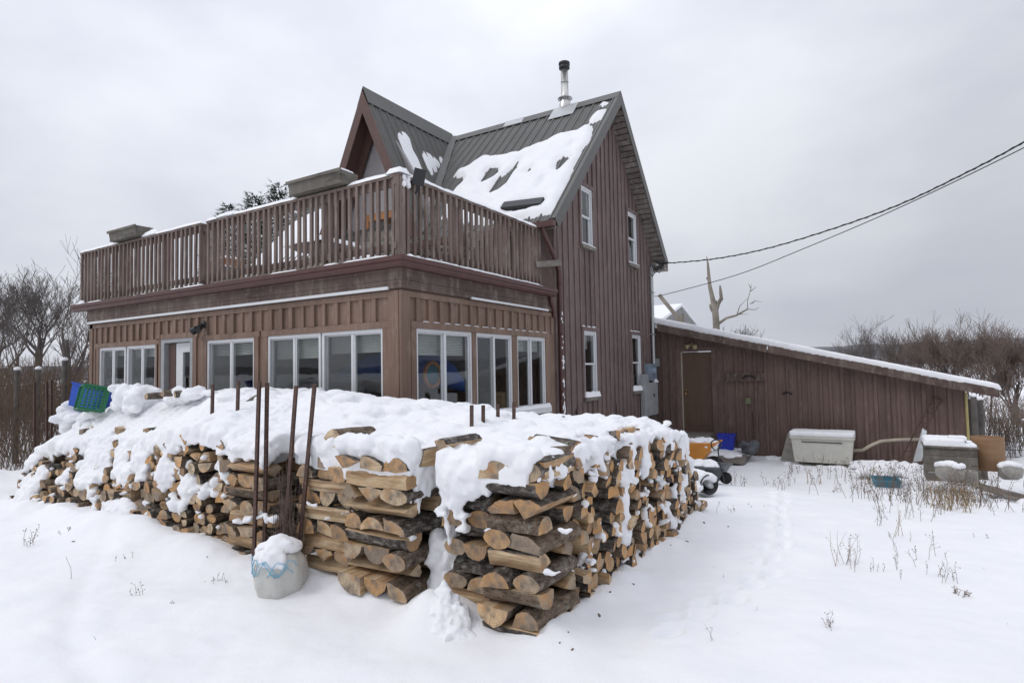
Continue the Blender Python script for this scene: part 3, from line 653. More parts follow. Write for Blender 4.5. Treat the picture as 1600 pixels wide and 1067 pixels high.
mb = MB(); mb.box(DX - .34, DX + .12, dw + .04, dw + .045, 3.25, 4.9); mb.box(DX + .26, DX + .88, dw + .04, dw + .045, 3.2, 4.9); obj('pane', mb, 'glass', dd_)
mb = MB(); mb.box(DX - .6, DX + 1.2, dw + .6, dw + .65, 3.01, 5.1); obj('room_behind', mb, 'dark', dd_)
# dark snow guard plank near the eave
p0_, p1_ = onroof(788, 327), onroof(850, 320); t0, t1 = rt(p0_), rt(p1_); mb = MB()
mb.hexa([qf(p0_[0], t0 + .02, .0), qf(p1_[0], t1 + .02, .0), qf(p1_[0], t1 - .02, .0), qf(p0_[0], t0 - .02, .0), qf(p0_[0], t0 + .02, .10), qf(p1_[0], t1 + .02, .10), qf(p1_[0], t1 - .02, .10), qf(p0_[0], t0 - .02, .10)])
obj('snow_guard', mb, 'black', rf)
# ---- railings
def railing(P, a, b, name, posts, n, gapside=0):
    r = MB(); pbox(r, P, a, b, 3.955, 3.99, -.105, .035); pbox(r, P, a, b, 3.86, 3.952, -.045, -.008); pbox(r, P, a, b, 3.08, 3.16, -.045, -.008)
    ro = obj(name, r, 'rail', house)
    for t in posts:
        m = MB(); pbox(m, P, t - .045, t + .045, 2.986, 3.953, -.135, -.047); obj('post', m, 'rail', ro)
    for k in range(n):
        t = a + .04 + (b - a - .08) * k / (n - 1) + U(-.008, .008); m = MB(); j = U(-.006, .006); z0_ = 3.00 + U(-.012, .012)
        pbox(m, lambda u, z, d: P(u + j * (z - 3) * 2, z, d), t - .021, t + .021, z0_, 3.953, -.006, .032); obj('baluster', m, 'rail', ro)
    return ro
railing(Pf(PY0 - .0), -12.98, -8.97, 'railing', [-12.9, -11.55, -10.2, -9.02], 31)
railing(Pf(PY0 - .0), -8.82, -4.90, 'railing', [-8.78, -7.5, -6.2, -4.97], 32)
railing(Px(PX1 + .0), 5.30, 8.86, 'railing', [6.6, 7.8, 8.8], 29)
mb = MB(); mb.box(PX1 - .045, PX1 + .045, PY0 - .045, PY0 + .045, 2.99, 3.954); obj('corner_post', mb, 'rail', house)
mb = MB()     # loose boards showing under the balusters
mb.bar((-8.7, PY0 - .01, 3.0), (-6.6, PY0 - .02, 2.992), .03, .05); mb.bar((-6.5, PY0 - .015, 3.0), (-5.1, PY0 - .02, 3.0), .03, .05); mb.bar((-12.6, PY0 - .01, 3.0), (-9.1, PY0 - .01, 3.0), .03, .04)
obj('kick_board', mb, 'graywood', house)
mb = MB(); q0, q1 = atX(843, 416, PX1 + .05), atX(876, 411, PX1 + .28); mb.bar((PX1 + .03, 8.62, 3.34), (PX1 + .30, 9.02, 3.40), .09, .10); obj('outrigger_beam', mb, 'graywood', house)
# ---- downspouts
mb = MB(); mb.tube([(PX1 + .10, 9.02, 2.86), (PX1 + .10, 9.05, 2.76), (PX1 + .06, 9.20, 2.62), (PX1 + .06, 9.22, 2.50)], .038, 10); obj('downspout', mb, 'gutter', house)
mb = MB(); a = roofz(YE0) - .12
mb.tube([(PX1 + .12, YE0 - .05, a), (PX1 + .12, YE0 - .02, a - .08), (PX1 + .075, 9.36, a - .55), (PX1 + .075, 9.42, a - .66), (PX1 + .075, 9.42, -.3)], .04, 10)
for z_ in (1.2, 2.2, 3.1): mb.box(PX1 + .0, PX1 + .122, 9.37, 9.47, z_, z_ + .025)
obj('downspout', mb, 'gutter', house)
# ---- lights on the house
def lamp_head(mb, c, d, r, L): mb.lathe(c, [(0, -L * .5), (r * .55, -L * .5), (r * .65, -L * .2), (r, L * .35), (r, L * .5), (r * .9, L * .5), (r * .8, L * .4), (0, L * .38)], 16, axis=d)
mb = MB(); c = atY(318, 507, PY0 - .05); mb.lathe((c[0], PY0 - .02, c[2]), [(0, .06), (.055, .05), (.06, 0)], 16, axis=(0, -1, 0)); lamp_head(mb, (c[0] - .08, PY0 - .12, c[2] - .07), (-.6, -.55, -.55), .06, .16); lamp_head(mb, (c[0] + .06, PY0 - .14, c[2] - .05), (.3, -.8, -.5), .055, .14)
obj('floodlight', mb, 'black', house)
mb = MB(); c = atX(655, 277, PX1 + .10); n_ = Vector((.55, -.75, -.25)).normalized(); s_ = n_.cross(Vector((0, 0, 1))).normalized(); u_ = s_.cross(n_); c = Vector(c); s_ = (s_ + u_ * .25).normalized(); u_ = n_.cross(s_)
mb.hexa([c - s_ * .075 - u_ * .10 - n_ * .02, c + s_ * .075 - u_ * .10 - n_ * .02, c + s_ * .075 - u_ * .10 + n_ * .02, c - s_ * .075 - u_ * .10 + n_ * .02, c - s_ * .075 + u_ * .10 - n_ * .02, c + s_ * .075 + u_ * .10 - n_ * .02, c + s_ * .075 + u_ * .10 + n_ * .02, c - s_ * .075 + u_ * .10 + n_ * .02])
mb.tube([c, c + Vector((-.05, .02, -.15)), (PX1 + .04, float(c.y), 3.80)], .012, 6); obj('solar_light', mb, 'black', house)
# ---- electric service on the gable wall
mb = MB(); mb.tube([(PX1 + .07, 14.52, 4.12), (PX1 + .07, 14.52, 1.3)], .045, 10); mb.tube([(PX1 + .07, 14.52, 4.10), (PX1 + .16, 14.5, 4.2), (PX1 + .24, 14.48, 4.12)], .05, 10)
for z_ in (3.9, 3.45, 2.4): mb.box(PX1 + .0, PX1 + .125, 14.44, 14.60, z_, z_ + .03)
obj('service_mast', mb, 'galv', house)
def xbox(name, px0, py0, px1, py1, dep, mat, parent=house):
    a, b = atX(px0, py0, PX1 + dep), atX(px1, py1, PX1 + dep); m = MB(); y0_, y1_ = sorted((a[1], b[1])); z0_, z1_ = sorted((a[2], b[2]))
    m.box(PX1 + .027, PX1 + dep, y0_, y1_, z0_, z1_); return obj(name, m, mat, parent)
xbox('meter_base', 1013, 568, 1027, 594, .12, 'elecb'); xbox('breaker_box', 1006, 585, 1016, 650, .12, 'elec'); xbox('breaker_box', 1014, 598, 1029, 646, .17, 'elec'); xbox('junction_box', 1024, 560, 1031, 572, .09, 'elec')
mb = MB(); c = atX(1020, 580, PX1 + .12); mb.lathe(c, [(.085, 0), (.085, .07), (.07, .09), (0, .09)], 16, axis=(1, 0, 0)); obj('meter_dial', mb, 'elecb', house)
mb = MB(); c = atX(1022, 617, PX1 + .17); mb.box(c[0], c[0] + .006, c[1] - .05, c[1] + .05, c[2] - .04, c[2] + .03); obj('box_label', mb, 'black', house)
mb = MB(); mb.bar((PX1 + .09, 12.2, .02), (PX1 + .09, 14.75, .20), .16, .03); mb.bar((PX1 + .09, 10.9, .0), (PX1 + .09, 12.1, .0), .14, .03); obj('wall_ledge', mb, 'graywood', house)
for t in (9.75, 10.1, 12.05): mb = MB(); mb.box(PX1 + .042, PX1 + .05, t, t + .1, 0, .75 + U(-.1, .1)); obj('wall_plank', mb, 'shedw', house)
# ---- things inside the sunroom, seen through the glass
mb = MB(); pts = []
mb.tube([(-7.6, 6.9, 1.58), (-6.9, 6.95, 1.70), (-6.3, 7.0, 1.72), (-5.9, 7.05, 1.66), (-5.55, 7.15, 1.52), (-5.25, 7.25, 1.3)], [.05, .20, .28, .28, .20, .04], 16)
one('kayak', mb, 'bluec', 'bright blue kayak hung at a slant inside the sunroom behind the corner windows', 'kayak')
mb = MB(); c = Vector((-5.35, 6.55, 1.55)); mb.tube([c + Vector((0, math.cos(t) * .17, math.sin(t) * .17)) for t in np.linspace(0, 2 * math.pi, 25)], .03, 8); rg_ = tag(obj('life_ring', mb, 'orangew'), 'orange rimmed ring with a pale blue centre hanging inside the side window', 'ring')
mb = MB(); mb.lathe(c, [(0, .03), (.13, .015), (.14, -.01), (0, -.01)], 20, axis=(1, 0, 0)); obj('ring_centre', mb, 'teal', rg_)
ch = empty('wooden_chair', (-5.45, 6.0, .22), 'orange wooden chair inside the sunroom just behind the corner side window', 'chair')
mb = MB(); mb.box(-5.66, -5.24, 5.8, 6.2, .66, .70); obj('seat', mb, 'orangew', ch)
for a in (-5.64, -5.29):
    for b in (5.82, 6.15):
        mb = MB(); mb.box(a, a + .035, b, b + .035, .22, .66); obj('leg', mb, 'orangew', ch)
mb = MB()
for a in (5.82, 6.15): mb.box(-5.64, -5.60, a, a + .035, .701, 1.22)
for z_ in (.85, 1.0, 1.12): mb.box(-5.63, -5.61, 5.855, 6.15, z_, z_ + .07)
obj('backrest', mb, 'orangew', ch)
tb = empty('side_table', (-6.5, 6.1, .22), 'small wooden table inside the sunroom behind the double front window', 'table')
mb = MB(); mb.box(-7.0, -6.0, 5.9, 6.5, .92, .96); obj('tabletop', mb, 'orangew', tb)
for a in (-6.97, -6.06):
    for b in (5.93, 6.44): mb = MB(); mb.box(a, a + .04, b, b + .04, .22, .92); obj('leg', mb, 'orangew', tb)
mb = MB(); mb.lathe((-6.75, 6.1, .962), [(0, 0), (.13, 0), (.2, .12), (.19, .13), (.12, .02), (0, .02)], 18); one('bowl', mb, 'teal', 'pale green bowl standing on the table inside the sunroom', 'bowl')
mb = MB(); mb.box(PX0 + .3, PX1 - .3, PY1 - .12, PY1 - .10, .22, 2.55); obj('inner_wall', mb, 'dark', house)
mb = MB(); mb.hexa([(-7.9, 6.4, .22), (-7.2, 6.4, .22), (-7.2, 7.0, .22), (-7.9, 7.0, .22), (-7.9, 6.45, 1.05), (-7.2, 6.45, 1.05), (-7.2, 7.05, 1.35), (-7.9, 7.05, 1.35)]); one('armchair', mb, 'fabric', 'dull green armchair inside the sunroom behind the wide front window', 'armchair')
mb = MB(); mb.lathe((-5.4, 8.3, .22), [(0, 0), (.22, 0), (.26, .95), (.24, 1.0), (0, 1.02)], 16); one('wicker_basket', mb, 'straw', 'tan basket inside the sunroom behind the middle side window', 'basket')
mb = MB()
for k in range(60): a, b, c = U(0, 6.28), U(.05, .35), U(0, .5); mb.add([(-8.3 + b * math.cos(a), 6.0 + b * math.sin(a), .95 + c), (-8.27 + b * math.cos(a), 6.0 + b * math.sin(a), .95 + c), (-8.28 + b * math.cos(a) * 1.2, 6.0 + b * math.sin(a) * 1.2, 1.05 + c)], [(0, 1, 2)])
mb.lathe((-8.3, 6.0, .22), [(0, 0), (.13, 0), (.17, .35), (.02, .36), (.02, 1.2), (0, 1.2)], 12); one('house_plant', mb, 'fabric', 'leafy potted plant inside the sunroom behind the single front window', 'plant')
# ---- planters on the rail
def planter(px0, px1, py, lab, hgt):
    a, b = atY(px0, py, PY0 - .05)[0], atY(px1, py, PY0 - .05)[0]; z0_, z1_ = 4.02, 4.02 + hgt
    t = empty('planter_box', ((a + b) / 2, PY0 - .02, z0_), lab, 'planter', 'wooden planter boxes on the deck rail')
    m = MB(); y0_, y1_ = PY0 - .14, PY0 + .16
    m.hexa([(a + .02, y0_ + .02, z0_), (b - .02, y0_ + .02, z0_), (b - .02, y0_ + .04, z0_), (a + .02, y0_ + .04, z0_), (a, y0_, z1_), (b, y0_, z1_), (b, y0_ + .02, z1_), (a, y0_ + .02, z1_)])
    m.box(a + .02, b - .02, y1_ - .02, y1_, z0_, z1_); m.box(a, a + .02, y0_ + .022, y1_, z0_, z1_); m.box(b - .02, b, y0_ + .022, y1_, z0_, z1_); m.box(a + .02, b - .02, y0_ + .04, y1_ - .02, z0_, z0_ + .02)
    obj('box_side', m, 'planter', t); m = MB(); m.box(a - .02, b + .02, y0_ - .022, y0_ - .001, z1_ - .03, z1_ + .01); obj('lip', m, 'planter', t)
    m = MB(); m.box(a + .021, b - .021, y0_ + .045, y1_ - .022, z0_ + .021, z1_ - .02); obj('soil', m, 'core', t)
    return a, b, z1_
PL = [planter(458, 540, 285, 'long grey wooden planter box on the deck rail near the sunroom corner', .17), planter(178, 220, 365, 'short grey wooden planter box near the far end of the deck rail', .17)]
# ---- deck furniture behind the balusters
def deck_chair(x, y, rz, lab, mat='graywood'):
    t = empty('deck_chair', (x, y, 3.013), lab, 'chair', 'chairs on the deck'); c_, s_ = math.cos(rz), math.sin(rz)
    def T(m):
        m.v = [(x + a * c_ - b * s_, y + a * s_ + b * c_, 3.013 + z_) for a, b, z_ in m.v]; return m
    m = MB()
    for k in range(5): m.box(-.27, .27, -.25 + k * .1, -.165 + k * .1, .36, .385)
    obj('seat', T(m), mat, t); m = MB()
    for k in range(5): m.bar((-.22 + k * .11, .24, .36), (-.22 + k * .11, .46, .98), .085, .022, up=(0, -1, .3))
    m.bar((-.27, .40, .85), (.27, .40, .85), .03, .06); obj('backrest', T(m), mat, t)
    for a in (-.27, .23):
        m = MB(); m.box(a, a + .045, -.24, -.20, 0, .58); obj('leg', T(m), mat, t); m = MB(); m.box(a, a + .045, .24, .28, 0, .58); obj('leg', T(m), mat, t)
        m = MB(); m.box(a - .03, a + .07, -.28, .30, .581, .605); obj('armrest', T(m), mat, t)
deck_chair(-7.0, 7.0, .5, 'snowy slatted deck chair behind the front balusters nearest the deck door')
deck_chair(-6.0, 7.9, -.6, 'slatted deck chair behind the side balusters near the corner')
deck_chair(-10.2, 7.0, 2.6, 'slatted deck chair behind the far section of the front railing')
tt = empty('deck_table', (-8.0, 6.9, 3.013), 'round wooden table standing on the deck behind the front railing', 'table')
mb = MB(); mb.lathe((-8.0, 6.9, 3.70), [(0, 0), (.5, 0), (.5, .035), (0, .035)], 24, smooth=False); obj('tabletop', mb, 'trimb', tt)
for a in range(4): mb = MB(); c_, s_ = math.cos(a * 1.57 + .6), math.sin(a * 1.57 + .6); mb.tube([(-8 + .4 * c_, 6.9 + .4 * s_, 3.013), (-8 + .3 * c_, 6.9 + .3 * s_, 3.699)], .025, 6); obj('leg', mb, 'trimb', tt)
mb = MB(); mb.box(-9.9, -9.35, 6.0, 6.3, 3.014, 3.55); mb.box(-9.94, -9.31, 5.97, 6.33, 3.551, 3.58); one('storage_box', mb, 'orangew', 'brown wooden box on the deck beside the gap in the railing', 'box')
mb = MB(); c = (-9.2, 5.9, 3.014); mb.lathe(c, [(0, 0), (.14, 0), (.19, .36), (.17, .36), (.13, .03), (0, .03)], 18); one('flower_pot', mb, 'greyp', 'dark flower pot on the deck in the gap of the railing', 'pot')
# ------------------------------------------------------------------ low lean-to shed
SY = 14.95; SP = Pf(SY)
shed = empty('lean_to_shed', (-1.6, 16, -.5), 'low brown board and batten shed with one long sloping snowy roof joined to the house', 'shed')
ra, rb = atY(1027, 506, 14.62), atY(1561, 607, 14.62)
def srz(x): return ra[2] + (rb[2] - ra[2]) * (x - ra[0]) / (rb[0] - ra[0])
SX0, SX1 = PX1 - .6, atY(1510, 650, SY)[0]
mb = MB(); DH = (-4.22, -3.47, -.02, 1.97)
hole_wall(mb, SP, SX0, SX1, -1.2, lambda u: srz(u) - .12, [DH], .12)
mb.box(SX1 - .12, SX1 - .001, SY + .121, SY + 5, -1.2, srz(SX1) - .13); mb.box(SX0, SX1 - .12, SY + 4.88, SY + 5, -1.2, .6)
u = SX0 + .28
while u < SX1 - .05:
    if u < PX1 + .1: u += .1; continue
    if DH[0] - .13 < u < DH[1] + .13: batten(mb, SP, u, .055, DH[3] + .10, srz(u) - .13, srz(u) - .14, .036)
    else: batten(mb, SP, u, U(.045, .07), -1.2, srz(u) - .13, srz(u) - .14, .036)
    u += U(.19, .25)
pbox(mb, SP, DH[0] - .12, DH[0], -.5, DH[3], -.001, .03); pbox(mb, SP, DH[1], DH[1] + .12, -.5, DH[3], -.001, .03); pbox(mb, SP, DH[0] - .12, DH[1] + .12, DH[3] + .001, DH[3] + .095, -.001, .034)
obj('wall', mb, 'shedw', shed)
mb = MB()
for y0_, y1_, t0_, t1_ in ((14.63, SY + 5.2, -.03, .0),):
    mb.hexa([(ra[0] - .02, y0_, srz(ra[0]) + t0_), (rb[0], y0_, srz(rb[0]) + t0_), (rb[0], y1_, srz(rb[0]) + t0_), (ra[0] - .02, y1_, srz(ra[0]) + t0_), (ra[0] - .02, y0_, srz(ra[0])), (rb[0], y0_, srz(rb[0])), (rb[0], y1_, srz(rb[0])), (ra[0] - .02, y1_, srz(ra[0]))])
obj('roof', mb, 'roof', shed)
mb = MB(); xm = atY(1199, 545, 14.62)[0]
for a, b in ((ra[0], xm - .01), (xm + .01, rb[0] - .02)):
    mb.hexa([(a, 14.60, srz(a) - .18), (b, 14.60, srz(b) - .18), (b, 14.628, srz(b) - .18), (a, 14.628, srz(a) - .18), (a, 14.60, srz(a) - .005), (b, 14.60, srz(b) - .005), (b, 14.628, srz(b) - .005), (a, 14.628, srz(a) - .005)])
mb.hexa([(rb[0] - .03, 14.63, srz(rb[0]) - .17), (rb[0], 14.63, srz(rb[0]) - .17), (rb[0], SY + 5, srz(rb[0]) - .17), (rb[0] - .03, SY + 5, srz(rb[0]) - .17), (rb[0] - .03, 14.63, srz(rb[0]) - .035), (rb[0], 14.63, srz(rb[0]) - .035), (rb[0], SY + 5, srz(rb[0]) - .035), (rb[0] - .03, SY + 5, srz(rb[0]) - .035)])
obj('fascia', mb, 'fascia', shed)
mb = MB(); a, b = DH[0] + .03, DH[1] - .01          # six panel door
mb.box(a, b, SY + .03, SY + .07, -.01, 1.95)
wd = (b - a - .3) / 2
for i in (0, 1):
    for z0_, z1_ in ((.16, .70), (.82, 1.42), (1.54, 1.82)):
        x0_ = a + .10 + i * (wd + .10); mb.box(x0_, x0_ + wd, SY + .018, SY + .031, z0_, z1_); mb.box(x0_ + .03, x0_ + wd - .03, SY + .010, SY + .019, z0_ + .03, z1_ - .03)
sdr = obj('door', mb, 'doorb', shed)
mb = MB(); mb.lathe((a + .07, SY + .03, .92), [(.03, 0), (.03, .008), (.012, .012), (.012, .04), (.028, .05), (.028, .075), (0, .08)], 14, axis=(0, -1, 0)); mb.lathe((a + .07, SY + .03, 1.02), [(.022, 0), (.022, .015), (0, .016)], 12, axis=(0, -1, 0)); obj('handle', mb, 'brass', sdr)
mb = MB(); mb.box(DH[0] + .001, DH[0] + .028, SY - .005, SY + .08, -.02, 1.96); obj('door_edge', mb, 'pipe', shed)
mb = MB(); c = atY(1080, 541, SY - .1)
mb.lathe((c[0], SY - .03, c[2] + .04), [(.05, 0), (.05, .03), (0, .04)], 14, axis=(0, -1, 0))
for s in (-1, 1): lamp_head(mb, (c[0] + s * .07, SY - .14, c[2]), (s * .6, -.5, -.35), .06, .14)
obj('twin_lamp', mb, 'lampy', shed)
mb = MB(); a, b = atY(1133, 583, SY), atY(1196, 596, SY); mb.box(a[0], b[0], SY - .06, SY - .023, b[2], a[2]); obj('name_board', mb, 'fascia', shed)
for px, py, w_ in ((1170, 592, .13), (1230, 617, .10)):
    c = atY(px, py, SY - .07); mb = MB(); mb.tube([(c[0] + w_ * math.cos(t), SY - .075, c[2] + w_ * .55 * math.sin(t)) for t in np.linspace(.1, math.pi - .1, 9)], .013, 6)
    for k in range(6): t = .3 + k * .5; mb.tube([(c[0] + w_ * .6 * math.cos(t), SY - .022, c[2] + .3 * w_ * math.sin(t)), (c[0] + w_ * 1.3 * math.cos(t), SY - .09, c[2] + w_ * .9 * math.sin(t))], .006, 4)
    obj('iron_hook', mb, 'soot', shed)
mb = MB(); c = atY(1170, 626, SY); mb.box(c[0] - .055, c[0] + .055, SY - .09, SY - .022, c[2] - .07, c[2] + .07); obj('outlet_box', mb, 'greenbox', shed)
mb = MB(); c = atY(1176, 650, SY); mb.tube([(c[0], SY - .03, c[2] + .1), (c[0] + .02, SY - .03, -.6)], .012, 6); obj('outlet_conduit', mb, 'rust', shed)
mb = MB(); mb.tube([atY(1509, 613, SY - .03), atY(1514, 700, SY - .03)], .025, 8); obj('corner_pipe', mb, 'yellow', shed)

# ------------------------------------------------------------------ firewood
LOGS = []       # every log: local mesh, matrix, distance, labels
def section(kind):
    if kind == 'round': t = np.linspace(0, 2 * math.pi, 15)[:-1]; return [(math.cos(a) * (1 + U(-.05, .05)), math.sin(a) * (1 + U(-.05, .05))) for a in t], [1] * 14
    if kind == 'half': t0, t1 = U(-.15, .1), math.pi + U(-.1, .15)
    elif kind == 'wedge': m = math.pi / 2 + U(-.25, .25); s = U(.55, .85); t0, t1 = m - s, m + s
    else: m = U(.5, .9); t0, t1 = m - .85, m + .85
    nseg = 8; A = [(math.cos(t) * (1 + U(-.06, .06)), math.sin(t) * (1 + U(-.06, .06))) for t in np.linspace(t0, t1, nseg)]
    p = (U(-.12, .12), U(-.12, .04)) if kind == 'half' else (U(-.04, .04), U(-.04, .04))
    return [p] + A, [0] + [1] * (nseg - 1) + [0]
def make_log(kind, w_, h_, L, flip=False, turn=0):
    P, T = section(kind)
    P2, T2 = [], []
    for i in range(len(P)):
        P2.append(P[i]); T2.append(T[i])
        if T[i] == 0: q_ = P[(i + 1) % len(P)]; P2.append(((P[i][0] + q_[0]) / 2 + U(-.05, .05), (P[i][1] + q_[1]) / 2 + U(-.05, .05))); T2.append(0)
    P, T = P2, T2; P = np.array(P, float)
    face = turn == 9
    if face: P = np.stack([P[:, 1], -P[:, 0]], 1) * np.array([1, random.choice((-1, 1))]); flip = False; turn = U(-.2, .2)
    if turn: P = P @ np.array([[math.cos(turn), math.sin(turn)], [-math.sin(turn), math.cos(turn)]])
    if flip: P[:, 1] *= -1
    if not face and random.random() < .5: P[:, 0] *= -1
    lo, hi = P.min(0), P.max(0); sc = np.array([w_, h_]) / (hi - lo); P = (P - lo) * sc - np.array([w_, h_]) / 2
    o = (np.array([0, 0]) - lo) * sc - np.array([w_, h_]) / 2     # pith
    P = P - o; n_ = len(P); NS = 4; mb = MB(); sk = (U(-.03, .03), U(-.03, .03), U(-.03, .03), U(-.03, .03)); rings = []
    bow = U(-.008, .008); bz = U(-.006, .006); tp_ = U(.88, 1.0); tp2 = 1.0
    if random.random() < .5: tp_, tp2 = tp2, tp_
    for k in range(NS + 1):
        t = k / NS; f = (tp_ * (1 - t) + tp2 * t) * (1 + U(-.02, .02)); x = (t - .5) * L; ring = []
        for i, (a, b) in enumerate(P):
            ex = 0
            if k == 0: ex = sk[0] * a / w_ * .6 + sk[1] * b / h_ * .6
            if k == NS: ex = sk[2] * a / w_ * .6 + sk[3] * b / h_ * .6
            j = .0035
            ring.append((x + ex, a * f + bow * math.sin(t * 3.14) + U(-j, j), b * f + bz * math.sin(t * 3.14) + U(-j, j)))
        rings.append(ring)
    # side strips: bark strip smooth, split faces flat
    i = 0
    while i < n_:
        if T[i] == 0: run = [i, (i + 1) % n_]; i += 1; mi, smo = 1, False
        else:
            run = [i]
            while i < n_ and T[i] == 1: i += 1; run.append(i % n_)
            mi, smo = 0, True
        m_ = len(run); vs = [rings[k][r_] for k in range(NS + 1) for r_ in run]
        fs = [(k * m_ + q_, k * m_ + q_ + 1, (k + 1) * m_ + q_ + 1, (k + 1) * m_ + q_) for k in range(NS) for q_ in range(m_ - 1)]
        mb.add(vs, fs, mi, smo)
    for k in (0, NS):
        ring = rings[k]; c = np.mean(ring, 0); c = (float(c[0]) + U(-.003, .003), float(c[1]), float(c[2]))
        mb.add(ring + [c], [(q_, (q_ + 1) % n_, n_) for q_ in range(n_)], 2, False)
    return mb, np.array([o[0], o[1]])
LOOK = {'round': 'round', 'half': 'half round', 'wedge': 'wedge shaped', 'quarter': 'quarter split'}
def put_log(kind, c, w_, h_, L, ax, label, group, flip=False, turn=0, prio=0, tilt=.02):
    mb, o = make_log(kind, w_, h_, L, flip, turn)
    # local x along the log, y sideways, z up
    if ax == 'y': B = Matrix(((0, -1, 0), (1, 0, 0), (0, 0, 1)))
    else: B = Matrix(((1, 0, 0), (0, 1, 0), (0, 0, 1)))
    if random.random() < .5 and ax == 'y': pass
    Rr = Matrix.Rotation(U(-tilt, tilt) * 2.2, 3, 'Z') @ Matrix.Rotation(U(-tilt, tilt), 3, 'Y')
    B = Rr @ B; oo = B @ Vector((0, o[0], o[1]))
    mt = Matrix.Translation(Vector(c) + oo) @ B.to_4x4()
    LOGS.append(dict(mb=mb, m=mt, d=float(np.linalg.norm(np.array(c) - EYE)) - prio, label=label, group=group, ax=ax))
def rk(): return random.choices(['half', 'wedge', 'quarter', 'round'], [4, 3, 3, 2])[0]
ORD = ['lowest', 'second', 'third', 'fourth', 'fifth', 'sixth', 'seventh', 'eighth', 'ninth', 'tenth', 'eleventh']
def crib(x0, x1, yf, ztop, where, lh=.102, start=0, z0=.0, dep=.5, pale=.25):
    z = z0; k = 0
    while z < ztop - .03:
        h_ = lh * U(.88, 1.12)
        if (k + start) % 2:
            for j, yy in enumerate((yf + U(-.01, .04) + .075, yf + dep - .09)):
                kd = random.choice(['half', 'wedge', 'quarter', 'half'])
                side_ = 'near' if j == 0 else 'rear'
                put_log(kd, ((x0 + x1) / 2 + U(-.012, .012), yy, z + h_ / 2), U(.14, .17), h_, (x1 - x0) * U(.96, 1.04), 'x',
                        f'{side_} {LOOK[kd]} crosswise log, {ORD[k]} layer, {where}', 'logs of the criss crossed corner columns', random.random() < .5, 9 if random.random() < pale else U(-.5, .5) if kd == 'wedge' else 0, .6 if j == 0 else -1, .018)
        else:
            n_ = max(2, int(round((x1 - x0) / .2))); ws = np.array([U(.8, 1.2) for _ in range(n_)]); ws = ws / ws.sum() * (x1 - x0 + .03); u = x0 - .015
            for j, w_ in enumerate(ws):
                kd = rk(); nm = (['first', 'second', 'third', 'fourth', 'fifth'])[j]
                put_log(kd, (u + w_ / 2, yf + dep / 2 + U(-.035, .03), z + h_ * .5), w_ * U(.98, 1.08), h_ * U(1.0, 1.1), dep * U(.95, 1.05), 'y',
                        f'{nm} end of {ORD[k]} layer, {LOOK[kd]} log, {where}', 'logs of the criss crossed corner columns', random.random() < .35, 0, .6, .02); u += w_
        z += h_ * .985; k += 1
crib(-3.86, -3.30, 3.09, .98, 'column beside the white bag', pale=.75)
crib(-3.26, -2.68, 2.98, 1.02, 'column left of snowy notch', start=1, pale=.8)
crib(-2.46, -2.12, 3.13, .86, 'column right of snowy notch', start=0, pale=.1)
crib(-2.08, -1.70, 3.00, .98, 'outermost front corner column', start=1)
crib(-4.85, -4.28, 3.12, .86, 'column behind the tall stakes', start=0, z0=.02, pale=.7)
crib(-4.22, -3.90, 3.42, .92, 'recessed column between stake pairs', start=1)
put_log('half', atY(528, 683, 3.15) + np.array([0, .15, 0]), .20, .13, .42, 'y', 'half round log with bright orange end poking from the snow on the pile', 'logs of the criss crossed corner columns', False, 0, 1)
for px, py, w_ in ((600, 724, .17), (652, 715, .13), (505, 720, .13), (560, 706, .13), (830, 735, .2), (690, 700, .1)):
    p = atY(px, py, 3.1); kd = random.choice(['wedge', 'quarter', 'half'])
    put_log(kd, (p[0], 3.3, p[2]), w_, .12, .42, 'y', {600: 'upright wedge with a pale end on the top edge left of the notch', 652: 'narrow upright split on the top edge beside the notch', 505: 'grey split log on the top edge above the bag', 560: 'small pale split log on the top edge behind the orange ended one', 830: 'dark weathered log on the top edge of the outermost corner column', 690: 'small dark log in the snow above the notch'}[px], 'logs of the criss crossed corner columns', False, U(-.4, .4), .8)
def pack(u0, u1, H, wr_, hr_):
    st = .01; n_ = int((u1 - u0) / st); sky_ = np.zeros(n_); res = []
    Hs = np.array([H(u0 + i * st) for i in range(n_)]); fail = 0
    while fail < 400:
        d = Hs - sky_
        i0 = int(np.argmin(np.where(d > .07, sky_, 9)))
        if d[i0] <= .07: break
        w_ = U(*wr_); k = max(4, int(w_ / st)); i0 = max(0, min(n_ - k, i0 - random.randint(0, 2)))
        seg = sky_[i0:i0 + k]; q_ = max(1, k // 6); base = float(np.max(seg[q_:k - q_])) if k - 2 * q_ > 0 else float(seg.max())
        h_ = U(*hr_) * (.7 + .3 * w_ / wr_[1]); hh = max(0.0, base - .006)
        if hh + h_ * .6 > float(Hs[i0:i0 + k].min()): sky_[i0:i0 + k] = np.maximum(sky_[i0:i0 + k], np.where(sky_[i0:i0 + k] < base, Hs[i0:i0 + k], 0)); fail += 1; continue
        res.append((u0 + (i0 + k / 2) * st, hh + h_ / 2, w_, h_)); prof = np.full(k, hh + h_); prof[:q_] -= h_ * .25; prof[-q_:] -= h_ * .25
        sky_[i0:i0 + k] = np.maximum(sky_[i0:i0 + k], prof); fail += 1
    return res
def crest(x): return float(np.interp(x, [-9.6, -9.1, -8.6, -7.0, -6.0, -5.2, -4.5, -3.8, -3.0, -2.4, -1.7], [.95, 1.2, 1.34, 1.36, 1.36, 1.33, 1.30, 1.24, 1.17, 1.12, 1.08]))
def HL(x): return float(np.interp(x, [-9.7, -9.4, -8.4, -7.4, -6.6, -5.9, -5.4, -5.0, -4.8], [.45, .68, .78, .84, .90, 1.02, 1.10, 1.03, .95]))
def leanL(x, z): return .02 + .42 * float(ss(-5.6, -7.6, x)) * (z / .9) ** 1.2 + .0
